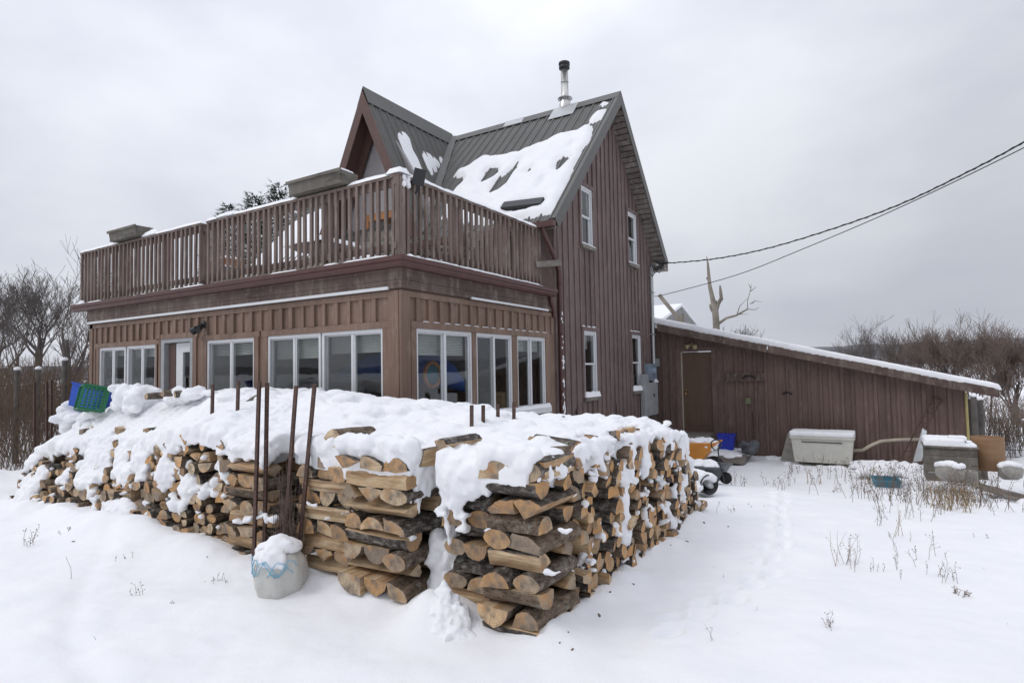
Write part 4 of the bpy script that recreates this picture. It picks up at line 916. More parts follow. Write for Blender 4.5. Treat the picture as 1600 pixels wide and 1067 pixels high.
def snowL(x, z): return float(fbm(x * 4.6, z * 5.5, 2.2, 3)) * 2.5 + .58 * float(ss(-5.5, -6.6, x)) - .42 + .45 * float(ss(.20, 0, HL(x) - z)) - .25 * float(ss(-8.6, -9.3, x)) + .35 * float(ss(.25, 0, z)) * float(ss(-5.8, -6.2, x))
def HR(y): return float(np.interp(y, [3.5, 3.8, 4.6, 5.6, 6.1, 6.3, 6.65], [1.0, 1.06, 1.02, .96, .88, .60, .25]))
def snowR(y, z): return float(fbm(y * 7.5, z * 3.6, 7.7, 3)) * 2.5 - .0 - .3 * float(ss(.5, 0, z)) + .22 * float(ss(.12, 0.0, HR(y) - z)) + .16 * float(ss(4.6, 6.2, y))
for x, z, w_, h_ in pack(-9.65, -4.86, HL, (.085, .19), (.085, .135)):
    if snowL(x, z) > .75: continue
    kd = rk(); band = 'lower rows' if z < .35 else 'middle rows' if z < .68 else 'upper rows'
    part_ = 'at the slumped far end' if x < -8.2 else 'in the snow plastered middle' if x < -6.3 else 'close to the tall stakes'
    put_log(kd, (x, 3.2 + leanL(x, z) + .21 + U(-.05, .035), z), w_, h_, .42, 'y', f'{LOOK[kd]} log end in {band} of left stack, {part_}', 'split logs of the long left stack', random.random() < .3, U(-.6, .6) if kd == 'wedge' else 0, 0, .05)
for y, z, w_, h_ in pack(3.52, 6.65, HR, (.08, .165), (.08, .13)):
    if snowR(y, z) > .95: continue
    kd = rk(); band = 'lower rows' if z < .35 else 'middle rows' if z < .68 else 'upper rows'
    part_ = 'near its front corner' if y < 4.4 else 'halfway along it' if y < 5.5 else 'near its far end'
    put_log(kd, (-1.72 - .19 + U(-.035, .05), y, z), w_, h_, .42, 'x', f'{LOOK[kd]} log end in {band} of right stack, {part_}', 'split logs of the long right stack', random.random() < .3, U(-.6, .6) if kd == 'wedge' else 0, 0, .05)
for k in range(26):       # ends poking out of the snow cap above the faces
    if k < 16: x = U(-8.9, -2.8); p = (x, 3.33 + U(0, .12) + leanL(x, .9) * (x < -4.8), 0); fx = HL(x) if x < -4.8 else 1.0; z_ = fx + .05 + (crest(x) - fx) * float(ss(3.15, 4.15, p[1] - .2)) * .5 - .03; ax_ = 'y'; where = 'left'
    else: y = U(3.4, 6.2); p = (-1.93 - U(0, .03), y, 0); z_ = HR(y) + .03; ax_ = 'x'; where = 'right'
    kd = rk(); put_log(kd, (p[0], p[1], z_), U(.08, .14), U(.07, .11), U(.36, .42), ax_, f'{LOOK[kd]} log end poking out of the snow cap over the {where} stack', f'log ends in the snow cap, {where} stack', random.random() < .4, U(-.5, .5), .3, .08)
LOGS.sort(key=lambda d: d['d'])
rest = MB()
for i, d in enumerate(LOGS):
    mb = d['mb']
    if i < 296:
        me = bpy.data.meshes.new('firewood_log'); me.from_pydata(mb.v, [], mb.f)
        for m in ('bark', 'split', 'end'): me.materials.append(M[m])
        me.polygons.foreach_set('material_index', mb.m); me.polygons.foreach_set('use_smooth', mb.sm)
        o = bpy.data.objects.new('firewood_log', me); C.collection.objects.link(o); o.matrix_world = d['m']; tag(o, d['label'], 'log', d['group'])
    else:
        vs = [d['m'] @ Vector(v) for v in mb.v]; of = len(rest.v); rest.v += [tuple(v) for v in vs]; rest.f += [tuple(k + of for k in f) for f in mb.f]; rest.m += mb.m; rest.sm += mb.sm
if rest.v: one('firewood', rest, ['bark', 'split', 'end'], 'small distant split logs at the slumped far end of the left stack', 'firewood', None, 'stuff')
print('LOGS', len(LOGS))
# bark and splinters fallen at the foot of the pile
mb = MB()
for k in range(12):
    if random.random() < .5: x, y = U(-8, -1.6), 3.0 - abs(random.gauss(0, .12))
    else: x, y = -1.6 + abs(random.gauss(0, .13)), U(3, 6.6)
    s_ = random.choice((.004, .006, .009, .016)); z_ = G(x, y) + .002; a = U(0, 3.14); mb.hexa([(x + q_ * s_ * math.cos(a) - r_ * s_ * .35 * math.sin(a), y + q_ * s_ * math.sin(a) + r_ * s_ * .35 * math.cos(a), z_ + h_) for h_ in (-.004, .004) for q_, r_ in ((-1, -1), (1, -1), (1, 1), (-1, 1))])
one('bark_litter', mb, 'bark', 'scattered chips of bark and splinters on the snow along the foot of the woodpile', 'bark chips', None, 'stuff')
# packed wood behind the visible faces, shade of the gaps put into its colour
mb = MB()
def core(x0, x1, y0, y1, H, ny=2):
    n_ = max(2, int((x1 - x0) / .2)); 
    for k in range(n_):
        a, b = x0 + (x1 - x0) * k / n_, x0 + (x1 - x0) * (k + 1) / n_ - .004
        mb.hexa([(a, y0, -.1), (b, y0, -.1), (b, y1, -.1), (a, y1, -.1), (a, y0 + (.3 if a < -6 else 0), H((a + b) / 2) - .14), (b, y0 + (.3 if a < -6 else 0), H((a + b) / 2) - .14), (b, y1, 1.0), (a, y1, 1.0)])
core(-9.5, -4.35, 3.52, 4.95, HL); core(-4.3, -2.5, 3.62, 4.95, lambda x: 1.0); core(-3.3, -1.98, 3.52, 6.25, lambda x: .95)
one('woodpile_core', mb, 'core', 'packed logs behind the woodpile faces, coloured dark as shade in the gaps', 'woodpile', None, 'stuff')

# ------------------------------------------------------------------ snow on the woodpile
def Ht(x, y):
    fx = HL(x) if x < -4.8 else 1.0
    a = fx + .06 + (crest(x) - fx - .06) * float(ss(3.15, 4.15, y - leanL(x, .8) * .6))
    if y > 4.9 and x > -3.5: a = min(a, float(np.interp(y, [4.9, 6.3, 6.8], [1.14, .96, .80])))
    if x > -2.5: a = min(a, HR(max(3.5, y)) + .055 + .10 * float(ss(-1.7, -2.4, x)))
    return a
def inside(x, y):
    yf = 3.2 + leanL(x, HL(x)) - .02 if x < -4.86 else 3.13 if x < -4.3 else 3.4 if x < -3.92 else 3.10 if x < -3.27 else 2.99 if x < -2.66 else 3.55 if x < -2.47 else 3.06 if x < -2.08 else 2.99
    A = (-9.65 < x < -1.75) and yf < y < 5.05
    B = (-3.45 < x < -1.76) and 3.0 < y < 6.42 and y > yf
    return A or B
st = .045; gx_ = np.arange(-9.8, -1.5, st); gy_ = np.arange(2.85, 7.0, st)
msk = np.array([[inside(x, y) for x in gx_] for y in gy_])
dist = msk.astype(float).copy()                       # cheap distance to the edge, in cells
cur = msk.copy()
for k in range(4):
    e_ = cur.copy(); e_[1:] &= cur[:-1]; e_[:-1] &= cur[1:]; e_[:, 1:] &= cur[:, :-1]; e_[:, :-1] &= cur[:, 1:]; dist += e_; cur = e_
XX, YY = np.meshgrid(gx_, gy_)
HT = np.array([[Ht(x, y) if msk[j, i] else 0 for i, x in enumerate(gx_)] for j, y in enumerate(gy_)])
HT = HT + .05 * fbm(XX * 2.4, YY * 2.4, 1, 3) + .075 * np.abs(fbm(XX * 5.5, YY * 5.5, 4, 2)) - .02 - .022 * np.maximum(0, 4 - dist) ** 1.2 * .5 + .03
sb = MB()
for j in range(len(gy_)):
    for i in range(len(gx_)):
        if msk[j, i]:
            x, y, h = gx_[i], gy_[j], HT[j, i]; q_ = .54 * st; sb.box(x - q_, x + q_, y - q_, y + q_, h - .17 - .1 * (dist[j, i] > 3), h)
for k in range(330):        # pillows of snow over the uneven logs beneath
    i, j = random.randrange(len(gx_)), random.randrange(len(gy_))
    if msk[j, i] and gy_[j] < 4.6: r = U(.06, .15); sb.ell((gx_[i], gy_[j], HT[j, i] - r * .15), (r, r * U(.7, 1.2), r * U(.35, .5)), 1, .06)
def edge_blobs(pts, nrm, zf, rr=(.05, .10), droop=.10, dens=.07, thr=-.1):
    L = 0
    for (x0, y0), (x1, y1) in zip(pts[:-1], pts[1:]):
        d = math.hypot(x1 - x0, y1 - y0); n_ = max(1, int(d / dens))
        for k in range(n_):
            t = (k + random.random()) / n_; x, y = x0 + (x1 - x0) * t, y0 + (y1 - y0) * t
            a = float(fbm(x * 3.1, y * 3.1, 11, 2)); r = U(*rr) * (1 + .6 * a); z = zf(x, y)
            sb.ell((x + nrm[0] * U(-.05, .02), y + nrm[1] * U(-.05, .02), z), (r * 1.1, r * 1.1, r * U(.8, 1.1)))
            if a > thr:
                m_ = int(1 + droop * (a - thr) * 45)
                for q_ in range(m_): sb.ell((x + U(-.02, .02) + nrm[0] * .01, y + U(-.02, .02) + nrm[1] * .01, z - .05 * (q_ + 1)), (r * .8 * (1 - q_ / (m_ + 2)), r * .8 * (1 - q_ / (m_ + 2)), r))
zt = lambda x, y: Ht(x, y + .05) - .005
edge_blobs([(x, 3.2 + leanL(x, HL(x))) for x in np.arange(-9.6, -4.8, .3)] + [(-4.86, 3.18)], (0, -1), lambda x, y: HL(x) + .03, (.045, .08), .06, .05, -.2)
edge_blobs([(-4.85, 3.15), (-4.32, 3.15)], (0, -1), lambda x, y: .97, (.06, .09), .10, .05)
edge_blobs([(-3.85, 3.13), (-3.30, 3.13)], (0, -1), lambda x, y: 1.08, (.06, .09), .12, .05)
edge_blobs([(-3.28, 3.05), (-2.68, 3.05)], (0, -1), lambda x, y: 1.10, (.06, .09), .12, .05)
edge_blobs([(-2.42, 3.09), (-2.10, 3.09)], (0, -1), lambda x, y: .98, (.05, .09), .04, .035, -.5)
edge_blobs([(-2.06, 3.03), (-1.72, 3.03)], (0, -1), lambda x, y: 1.10, (.05, .08), .04, .04)
for k in range(9): x = U(-2.42, -2.08); sb.ell((x, 3.06, U(.80, 1.02)), (U(.05, .09), U(.05, .08), U(.06, .1)))
edge_blobs([(-1.72, y) for y in np.arange(3.05, 6.45, .3)], (1, 0), lambda x, y: HR(max(3.5, y)) + .015, (.028, .05), .03, .06, -.1)
edge_blobs([(-2.69, 3.1), (-2.66, 3.5), (-2.45, 3.5), (-2.43, 3.1)], (0, 0), lambda x, y: 1.03, (.05, .08), .25, .04, -.7)
# snow caught on the faces
for x in np.arange(-9.6, -4.9, .042):
    for z in np.arange(.02, 1.15, .038):
        if z > HL(x) + .02: continue
        s_ = snowL(x, z)
        if s_ > .30: r = min(.085, .036 + .05 * (s_ - .30)); sb.ell((x + U(-.02, .02), 3.2 + leanL(x, z) + U(.0, .045) - .45 * (r - .04), z + U(-.015, .015)), (r * U(.8, 1.2), r * 1.0, r * U(.6, 1.0)))
for y in np.arange(3.5, 6.62, .034):
    for z in np.arange(.03, 1.1, .038):
        if z > HR(y) + .02: continue
        s_ = snowR(y, z)
        if s_ > .36: r = min(.06, .026 + .04 * (s_ - .36)); sb.ell((-1.72 - U(-.005, .04) + .35 * (r - .04), y + U(-.012, .012), z + U(-.012, .012)), (r * .95, r * U(.7, 1.1), r * U(.9, 1.3)))
for d in LOGS:            # little caps sitting on single protruding log ends
    if random.random() < .42:
        L_ = d['m'].translation
        if d['ax'] == 'y' and L_.x < -4.85: c_ = (L_.x + U(-.02, .02), L_.y - .20, L_.z + .055)
        elif d['ax'] == 'x' and L_.y > 3.5: c_ = (L_.x + .19, L_.y + U(-.02, .02), L_.z + .05)
        else: continue
        for q_ in range(3): sb.ell((c_[0] + U(-.025, .025), c_[1] + U(-.025, .025), c_[2] + U(-.01, .02)), (U(.02, .04), U(.02, .04), U(.016, .03)))
# notch between the two front corners, and small handfuls on ledges
for k in range(150):
    z = U(0, .5); sb.ell((U(-2.68, -2.44), U(3.22, 3.4) - .06 * (z < .2), z * U(.7, 1)), (U(.03, .07), U(.04, .08), U(.03, .06)), 0, .3)
for px, py, w_ in ((705, 790, .05), (715, 808, .055), (722, 825, .06), (655, 870, .07), (640, 880, .06), (665, 860, .07), (540, 800, .03), (487, 790, .035), (508, 810, .03), (630, 832, .045), (642, 838, .045), (300, 765, .05), (420, 812, .05), (370, 815, .05), (385, 812, .045), (405, 806, .04), (640, 780, .03), (560, 770, .03), (760, 825, .04), (860, 895, .035), (880, 830, .04), (690, 800, .04)):
    p = atY(px, py, 3.05)
    yy = 3.27 if (635 < px < 670 and py > 850) else 3.06; w_ *= .8
    for k in range(7): sb.ell((p[0] + U(-.05, .05), yy + U(-.02, .04), p[2] + U(-.02, .02)), (w_ * U(.4, .9), w_ * .8, w_ * U(.35, .7)), 0, .3)
tag(remesh('woodpile_snow', sb, .0145, 5, .012, 10), 'thick lumpy snow lying over the woodpile and caught between its log ends', 'snow', None, 'stuff')
# snow mound at the foot of the front corner
sb = MB()
for k in range(260): a, r = U(0, 6.28), U(0, .21); sb.ell((-2.33 + r * math.cos(a) * 1.1, 2.95 + r * math.sin(a) * .7, .0 + (.27 - 1.15 * r) * U(.1, 1.0)), (U(.02, .055), U(.02, .05), U(.02, .05)), 0, .35)
tag(remesh('snow_heap', sb, .011, 1, .014, 20), 'crumbly little heap of snow at the foot of the front corner column', 'snow heap')

# ------------------------------------------------------------------ stakes, bag, crates on the pile
def stake(a, b, lab, grp='steel stakes standing in the woodpile'):
    mb = MB(); a, b = Vector(a), Vector(b); d = (b - a).normalized(); s_ = d.cross(Vector((0, 1, 0))).normalized(); f_ = s_.cross(d); w_ = .017
    mb.hexa([a - s_ * w_ - f_ * .003, a + s_ * w_ - f_ * .003, a + s_ * w_ + f_ * .003, a - s_ * w_ + f_ * .003, b - s_ * w_ - f_ * .003, b + s_ * w_ - f_ * .003, b + s_ * w_ + f_ * .003, b - s_ * w_ + f_ * .003])
    c_ = s_ * (w_ - .003); mb.hexa([a + c_ - s_ * .003 + f_ * .0031, a + c_ + s_ * .003 + f_ * .0031, a + c_ + s_ * .003 + f_ * .035, a + c_ - s_ * .003 + f_ * .035, b + c_ - s_ * .003 + f_ * .0031, b + c_ + s_ * .003 + f_ * .0031, b + c_ + s_ * .003 + f_ * .035, b + c_ - s_ * .003 + f_ * .035])
    o = one('steel_stake', mb, 'rust', lab, 'stake', grp); h_ = MB(); L = (b - a).length; k = min(.5, L * .4)
    while k < L - .03: p = a + d * k - s_ * .004; h_.lathe(p - f_ * .0032, [(.003, 0), (.0, .0003)], 8, axis=-f_); k += .11 * U(.8, 1.2)
    obj('bolt_hole_sky_dot', h_, 'pipe', o); return o  # pale discs on the steel, sky light through the holes put into their colour
stake(atY(395, 890, 3.03), atY(404, 597, 3.03), 'rusty angle iron stake leftmost of the front four'); stake(atY(412, 875, 3.08), atY(416.5, 598, 3.08), 'rusty upright stake just right of the leftmost front one')
stake(atY(443, 860, 3.05), atY(462, 603, 3.05), 'leaning rusty stake behind the snowy white bag'); stake(atY(465, 880, 3.05), atY(491, 600, 3.05), 'most slanted rusty stake, rightmost of the front four')
stake(atY(329, 700, 3.55), atY(331.5, 601, 3.55), 'short dark stake poking from the snow in front of the single front window'); stake(atY(368.5, 700, 3.5), atY(371.5, 595, 3.5), 'short mottled stake poking from the snow left of the front four')
for px, py, lb in ((737, 633, 'nearest the corner post'), (755, 633, 'second from the corner post'), (778, 631, 'third from the corner post'), (803, 628, 'farthest from the corner post')):
    stake(atX(px, py + 50, -2.75), atX(px, py, -2.75), f'small dark stake below the side windows, {lb}')
for px, py, pb, lb in ((880, 650, 690, 'left one of the two before the gable wall'), (903, 652, 700, 'right one of the two before the gable wall'), (949, 640, 690, 'one alone near the lower right gable window')):
    stake(atX(px, pb, -2.6), atX(px, py, -2.6), f'thin brown stake in the snow, {lb}')
for px, py, lb in ((53, 597, 'farthest left beside the dead weeds'), (72, 596, 'left of a close pair beyond the crates'), (79, 594, 'right of a close pair beyond the crates')):
    stake(atY(px, 700, 4.3), atY(px, py, 4.3), f'dark stake past the woodpile, {lb}')
bc = atZ(438, 925, .02); bag = empty('plastic_bag', (bc[0], bc[1], .0), 'stuffed white plastic bag tied with blue string and capped with snow, standing before the stakes', 'bag')
mb = MB(); seg = 40; prof = [(.03, -.05), (.12, -.03), (.158, .04), (.178, .11), (.182, .18), (.170, .25), (.13, .31), (.0, .345)]
mb.lathe((bc[0], bc[1], .0), prof, seg); V = np.array(mb.v); th = np.arctan2(V[:, 1] - bc[1], V[:, 0] - bc[0]); rr_ = 1 + .05 * np.sin(th * 7 + V[:, 2] * 9) + .03 * np.sin(th * 13 - V[:, 2] * 20)
V[:, 0] = bc[0] + (V[:, 0] - bc[0]) * rr_; V[:, 1] = bc[1] + (V[:, 1] - bc[1]) * rr_; mb.v = V.tolist(); obj('bag_body', mb, 'bag', bag)
mb = MB(); 
for k in range(7):
    t0 = U(-2.9, -.9); pts = [(bc[0] + .19 * math.cos(t0 + q_ * .12), bc[1] + .19 * math.sin(t0 + q_ * .12), .24 + .05 * math.sin(k + q_ * .7) + U(-.015, .015)) for q_ in range(9)]; mb.tube(pts, .003, 5)
obj('string', mb, 'string', bag)
sb = MB(); 
for k in range(50): a, r = U(0, 6.28), U(0, .12); sb.ell((bc[0] + r * math.cos(a), bc[1] + r * math.sin(a), .33 + (.13 - r) * .55), (U(.05, .075), U(.05, .075), U(.035, .05)))
for k in range(14): a = U(-2.8, -.4); sb.ell((bc[0] + .155 * math.cos(a), bc[1] + .155 * math.sin(a), U(.26, .32)), (.035, .035, .05))
o = remesh('bag_snow', sb, .012, 2, .006, 14); tag(o, 'rounded cap of snow on the white plastic bag', 'snow cap')
def tubshell(mb, c, w0, d0, w1, d1, h, th=.012, rim=.015, holes=False, rz=0, tilt=None):
    # tapered open tub: outer and inner walls, floor, rolled rim
    def ring(w_, d_, z): return [(-w_ / 2, -d_ / 2, z), (w_ / 2, -d_ / 2, z), (w_ / 2, d_ / 2, z), (-w_ / 2, d_ / 2, z)]
    rs = [ring(w0, d0, 0), ring(w1, d1, h - .02), ring(w1 + rim * 2, d1 + rim * 2, h - .019), ring(w1 + rim * 2, d1 + rim * 2, h), ring(w1 - th * 2, d1 - th * 2, h), ring(w0 - th * 2, d0 - th * 2, th)]
    vs = [p for r in rs for p in r]; fs = [(k * 4 + i, k * 4 + (i + 1) % 4, (k + 1) * 4 + (i + 1) % 4, (k + 1) * 4 + i) for k in range(5) for i in range(4)] + [(3, 2, 1, 0), (20, 21, 22, 23)]
    Rm = Matrix.Rotation(rz, 4, 'Z') @ (tilt if tilt else Matrix.Identity(4)); C_ = Vector(c)
    mb.add([C_ + (Rm @ Vector(p)) for p in vs], fs, 0); return Rm
# blue and green crates, tipped on their sides in the snow
ce = atY(137, 640, 4.0); mb = MB(); Rm = tubshell(mb, ce, .38, .28, .46, .34, .32, rz=.35, tilt=Matrix.Rotation(.25, 4, 'Y') @ Matrix.Rotation(-.2, 4, 'X'))
cr_ = tag(obj('plastic_crate', mb, 'bluep'), 'bright blue plastic crate half buried on the far end of the woodpile', 'crate', 'plastic crates on the woodpile')
mb = MB()
for k in range(4):
    for s_ in (-1, 1):
        z_ = .06 + k * .065; pts = [(-.17 - .005 * k, s_ * (.135 + .006 * k), z_), (.17 + .005 * k, s_ * (.135 + .006 * k), z_)]; mb.bar(Vector(ce) + Rm @ Vector(pts[0]), Vector(ce) + Rm @ Vector(pts[1]), .012, .012)
        pts = [(s_ * (.175 + .008 * k), -.13, z_), (s_ * (.175 + .008 * k), .13, z_)]; mb.bar(Vector(ce) + Rm @ Vector(pts[0]), Vector(ce) + Rm @ Vector(pts[1]), .012, .012)
obj('crate_rib', mb, 'bluep', cr_)
def crate_grid(c, ux, uy, uz, W, D, H):   # open lattice crate, ux/uy/uz its own axes
    mb = MB(); P = lambda a, b, z_: Vector(c) + ux * a + uy * b + uz * z_
    for z_ in np.linspace(0, H, 7):
        wd = .03 if z_ in (0, H) else .011
        for s_ in (-1, 1): mb.bar(P(-W / 2, s_ * D / 2, z_), P(W / 2, s_ * D / 2, z_), .012, wd, up=uz); mb.bar(P(s_ * W / 2, -D / 2, z_), P(s_ * W / 2, D / 2, z_), .012, wd, up=uz)
    for k in range(9):
        t = -W / 2 + W * k / 8; q_ = -D / 2 + D * k / 8; wd = .03 if k in (0, 8) else .010
        for s_ in (-1, 1): mb.bar(P(t, s_ * D / 2, 0), P(t, s_ * D / 2, H), wd, .013, up=uy); mb.bar(P(s_ * W / 2, q_, 0), P(s_ * W / 2, q_, H), .013, wd, up=uy)
        mb.bar(P(t, -D / 2, .0), P(t, D / 2, .0), .012, .01); mb.bar(P(-W / 2, q_, .0), P(W / 2, q_, .0), .012, .01)
    return mb
gc = atY(146, 625, 3.80); uz = Vector((-.28, -.93, .22)).normalized(); ux = Vector((1, -.25, .1)); ux = (ux - uz * ux.dot(uz)).normalized(); uy = uz.cross(ux)
gc = Vector(gc) + ux * .14 - uz * .10
mb = crate_grid(gc, ux, uy, uz, .33, .30, .27); one('milk_crate', mb, 'greenp', 'green lattice milk crate lying on its side in the snow beside the blue crate', 'crate', 'plastic crates on the woodpile')
sb = MB()
for k in range(70): p = atY(U(160, 200), U(602, 640), 3.7); sb.ell((p[0], 3.78 + U(0, .35), p[2] - .02), (U(.06, .1), U(.06, .1), U(.05, .08)))
for k in range(14): p = atY(U(218, 232), U(607, 622), 3.95); sb.ell((p[0], 3.95 + U(-.1, .1), p[2]), (U(.08, .12), .1, U(.05, .08)))
for k in range(22): p = atY(U(268, 318), U(606, 622), 4.0); sb.ell((p[0], 4.0 + U(-.12, .12), p[2] - .02), (U(.08, .12), .1, U(.05, .08)))
for k in range(60): p = atY(U(92, 160), U(642, 672), 3.85); sb.ell((p[0], 3.9 + U(-.12, .2), p[2] - .02), (U(.06, .11), U(.08, .12), U(.05, .08)))
for k in range(10): p = atY(U(100, 118), U(622, 650), 3.9); sb.ell((p[0], 3.95 + U(-.1, .2), p[2] - .04), (U(.06, .1), .1, U(.05, .08)))
for k in range(16): p = atX(U(860, 895), U(654, 664), -2.9); sb.ell((-2.9 + U(-.1, .1), p[1], p[2] - .01), (.1, U(.08, .12), U(.04, .07)))
tag(remesh('snow_lumps', sb, .02, 3, .01, 8), 'rounded humps of snow over things lying on top of the woodpile', 'snow', None, 'stuff')
for px, py, lb in ((236, 619, 'dark log end under the snow hump right of the crates'), (262, 615, 'small round log end poking from the hump before the sunroom door'), (281, 616, 'brown log end beneath the long snow hump before the door')):
    p = atY(px, py, 3.82); mb, o_ = make_log('round', .10, .08, .25); me = bpy.data.meshes.new('firewood_log'); me.from_pydata(mb.v, [], mb.f)
    for m in ('bark', 'split', 'end'): me.materials.append(M[m])
    me.polygons.foreach_set('material_index', mb.m); o = bpy.data.objects.new('firewood_log', me); C.collection.objects.link(o); o.matrix_world = Matrix.Translation(Vector((p[0], 3.9, p[2]))) @ Matrix.Rotation(1.3, 4, 'Z'); tag(o, lb, 'log', 'log ends on top of the snow')
p0_, p1_ = atY(383, 629, 3.9), atY(401, 618, 4.0); mb = MB(); mb.bar(p0_, p1_, .10, .02); one('board_scrap', mb, 'graywood', 'short grey board sticking out of the snow behind the tall stakes', 'board')
# ------------------------------------------------------------------ snow on roofs, rails and ledges
def inpoly(P, x, y):
    c = np.zeros(x.shape, bool); n_ = len(P); j = n_ - 1
    for i in range(n_):
        xi, yi = P[i]; xj, yj = P[j]
        c ^= ((yi > y) != (yj > y)) & (x < (xj - xi) * (y - yi) / (yj - yi + 1e-12) + xi); j = i
    return c
def sheet(mb, polys, holes, put, st=.035, thick=.065, seed=1, wob=.05):
    A = np.array([p for P in polys for p in P]); xs = np.arange(A[:, 0].min() - .1, A[:, 0].max() + .1, st); ys = np.arange(A[:, 1].min() - .1, A[:, 1].max() + .1, st)
    X_, Y_ = np.meshgrid(xs, ys); wx, wy = X_ + wob * fbm(X_ * 5, Y_ * 5, seed, 3), Y_ + wob * fbm(X_ * 5 + 30, Y_ * 5, seed, 3)
    m = np.zeros(X_.shape, bool)
    for P in polys: m |= inpoly(P, wx, wy)
    for P in holes: m &= ~inpoly(P, wx, wy)
    d = m.astype(float); cur = m.copy()
    for k in range(4):
        e_ = cur.copy(); e_[1:] &= cur[:-1]; e_[:-1] &= cur[1:]; e_[:, 1:] &= cur[:, :-1]; e_[:, :-1] &= cur[:, 1:]; d += e_; cur = e_
    for k in range(2):
        q_ = d.copy(); q_[1:] += d[:-1]; q_[:-1] += d[1:]; q_[:, 1:] += d[:, :-1]; q_[:, :-1] += d[:, 1:]; d = q_ / 5
    h = thick * np.sqrt(np.clip(d / 4.5, 0, 1)) * (1 + .35 * fbm(X_ * 3, Y_ * 3, seed + 3, 3)) - .016
    use = np.zeros(X_.shape, bool); use |= d > .02; id_ = -np.ones(X_.shape, int); vs = []
    for j in range(len(ys)):
        for i in range(len(xs)):
            if use[j, i]: id_[j, i] = len(vs); vs.append(put(xs[i], ys[j], h[j, i]))
    fs = [(id_[j, i], id_[j, i + 1], id_[j + 1, i + 1], id_[j + 1, i]) for j in range(len(ys) - 1) for i in range(len(xs) - 1) if use[j, i] and use[j, i + 1] and use[j + 1, i] and use[j + 1, i + 1]]
    mb.add(vs, fs, 0, True)
nR = np.array([0, -SL, 1.0]); nR /= np.linalg.norm(nR)
def putR(x, y, h): return (x, y + nR[1] * h, roofz(y) + nR[2] * h)
R3 = lambda L: [(450 + a / 3.556, 130 + b / 3.556) for a, b in L]
R5 = lambda L: [(750 + a / 2.6675, 80 + b / 2.6675) for a, b in L]
tor = lambda L: [tuple(onroof(px, py)[:2]) for px, py in L]
big = [(709, 276), (720, 265), (737, 259), (756, 245), (787, 242), (813, 237.5), (827, 232), (858, 220), (881, 207.5), (903, 205), (915, 197), (925, 201), (920, 218), (900, 252), (888, 282), (872, 312), (863, 333), (800, 345), (740, 352), (690, 340), (705, 305), (716, 292), (728, 280), (722, 276)]
hol = [R3([(1075, 550), (1100, 490), (1150, 465), (1175, 480), (1170, 500), (1110, 545)]), R3([(1120, 620), (1150, 540), (1200, 520), (1290, 430), (1270, 480), (1200, 580), (1140, 615)]), R5([(305, 500), (320, 460), (355, 440), (380, 450), (345, 480), (320, 505)]), R5([(175, 512), (215, 492), (228, 496), (190, 514)]), R5([(372, 400), (382, 385), (388, 388), (378, 410)]), R5([(236, 585), (246, 560), (258, 540), (262, 545), (250, 570), (241, 588)]), R5([(100, 655), (265, 626), (262, 640), (200, 660), (165, 672), (120, 672)])]
mb = MB(); sheet(mb, [tor(big), tor(R5([(458, 314), (460, 290), (490, 250), (525, 243), (505, 285)])), tor(R5([(498, 228), (518, 215), (530, 222), (507, 233)]))], [tor(H) for H in hol], putR, .026, .095, 1, .05)
P_ = [(-12.9, 8.9), (-10.4, 8.9), (-10.4, 10.4), (-11.2, 10.8), (-12.9, 10.2)]; sheet(mb, [P_], [], putR, .06, .07, 5)
nD = np.array([DS, 0, 1.0]); nD /= np.linalg.norm(nD)
def ondorm(px, py): r = _ray(px, py); n_ = nD; t = ((np.array([DX, 9, DZ]) - EYE) @ n_) / (r @ n_); p = EYE + r * t; return (p[1], p[0])
putD = lambda y, x, h: (x + nD[0] * h, y, DZ - DS * (x - DX) + nD[2] * h)
sheet(mb, [[ondorm(*p) for p in R3(L)] for L in ([(610, 290), (625, 280), (655, 283), (675, 300), (690, 370), (730, 450), (760, 520), (790, 640), (740, 640), (700, 500), (660, 430), (625, 370)], [(740, 395), (760, 380), (800, 400), (830, 425), (855, 410), (870, 440), (840, 460), (835, 500), (815, 490), (790, 505), (770, 460), (745, 430)])], [], putD, .022, .06, 8, .04)
one('roof_snow', mb, 'snow', 'melting patches of snow clinging to the grey metal roof slopes', 'snow', None, 'stuff')
def cover(mb, x0, x1, y0, y1, z, t=.05, st=.03, seed=0, gap=None):
    """a cushion of snow over a flat rectangle"""
    xs = np.linspace(x0, x1, max(4, int((x1 - x0) / st))); ys = np.linspace(y0, y1, max(4, int((y1 - y0) / st))); n_ = len(xs); vs = []; X_, Y_ = np.meshgrid(xs, ys)
    e_ = np.minimum(np.minimum(X_ - x0, x1 - X_), np.minimum(Y_ - y0, y1 - Y_)); rr = min(t, (x1 - x0) / 2, (y1 - y0) / 2)
    h = t * np.sqrt(np.clip(1 - (1 - np.clip(e_ / rr, 0, 1)) ** 2, 0, 1)) * (1 + .3 * fbm(X_ * 6 + seed, Y_ * 6, seed, 3))
    if gap: h = np.where(fbm(X_ * 2.2 + seed, Y_ * 2.2, 3, 3) > gap, h, -.004)
    ex = .012 * fbm(X_ * 9, Y_ * 9, seed + 2, 2); vs = [(a, b, z + c) for a, b, c in zip((X_ + ex).ravel(), (Y_ + ex).ravel(), h.ravel())]
    mb.add(vs, [(j * n_ + i, j * n_ + i + 1, (j + 1) * n_ + i + 1, (j + 1) * n_ + i) for j in range(len(ys) - 1) for i in range(n_ - 1)], 0, True)
mb = MB()
for a, b in ((-12.99, PL[1][0] - .05), (PL[1][1] - .02, -8.96), (-8.83, PL[0][0] + .02), (PL[0][1] + .02, -4.82)):
    cover(mb, a, b, PY0 - .045, PY0 + .11, 3.985, .055, .03, a)
cover(mb, PX1 - .11, PX1 + .045, PY0 + .02, 8.86, 3.985, .055, .03, 3)
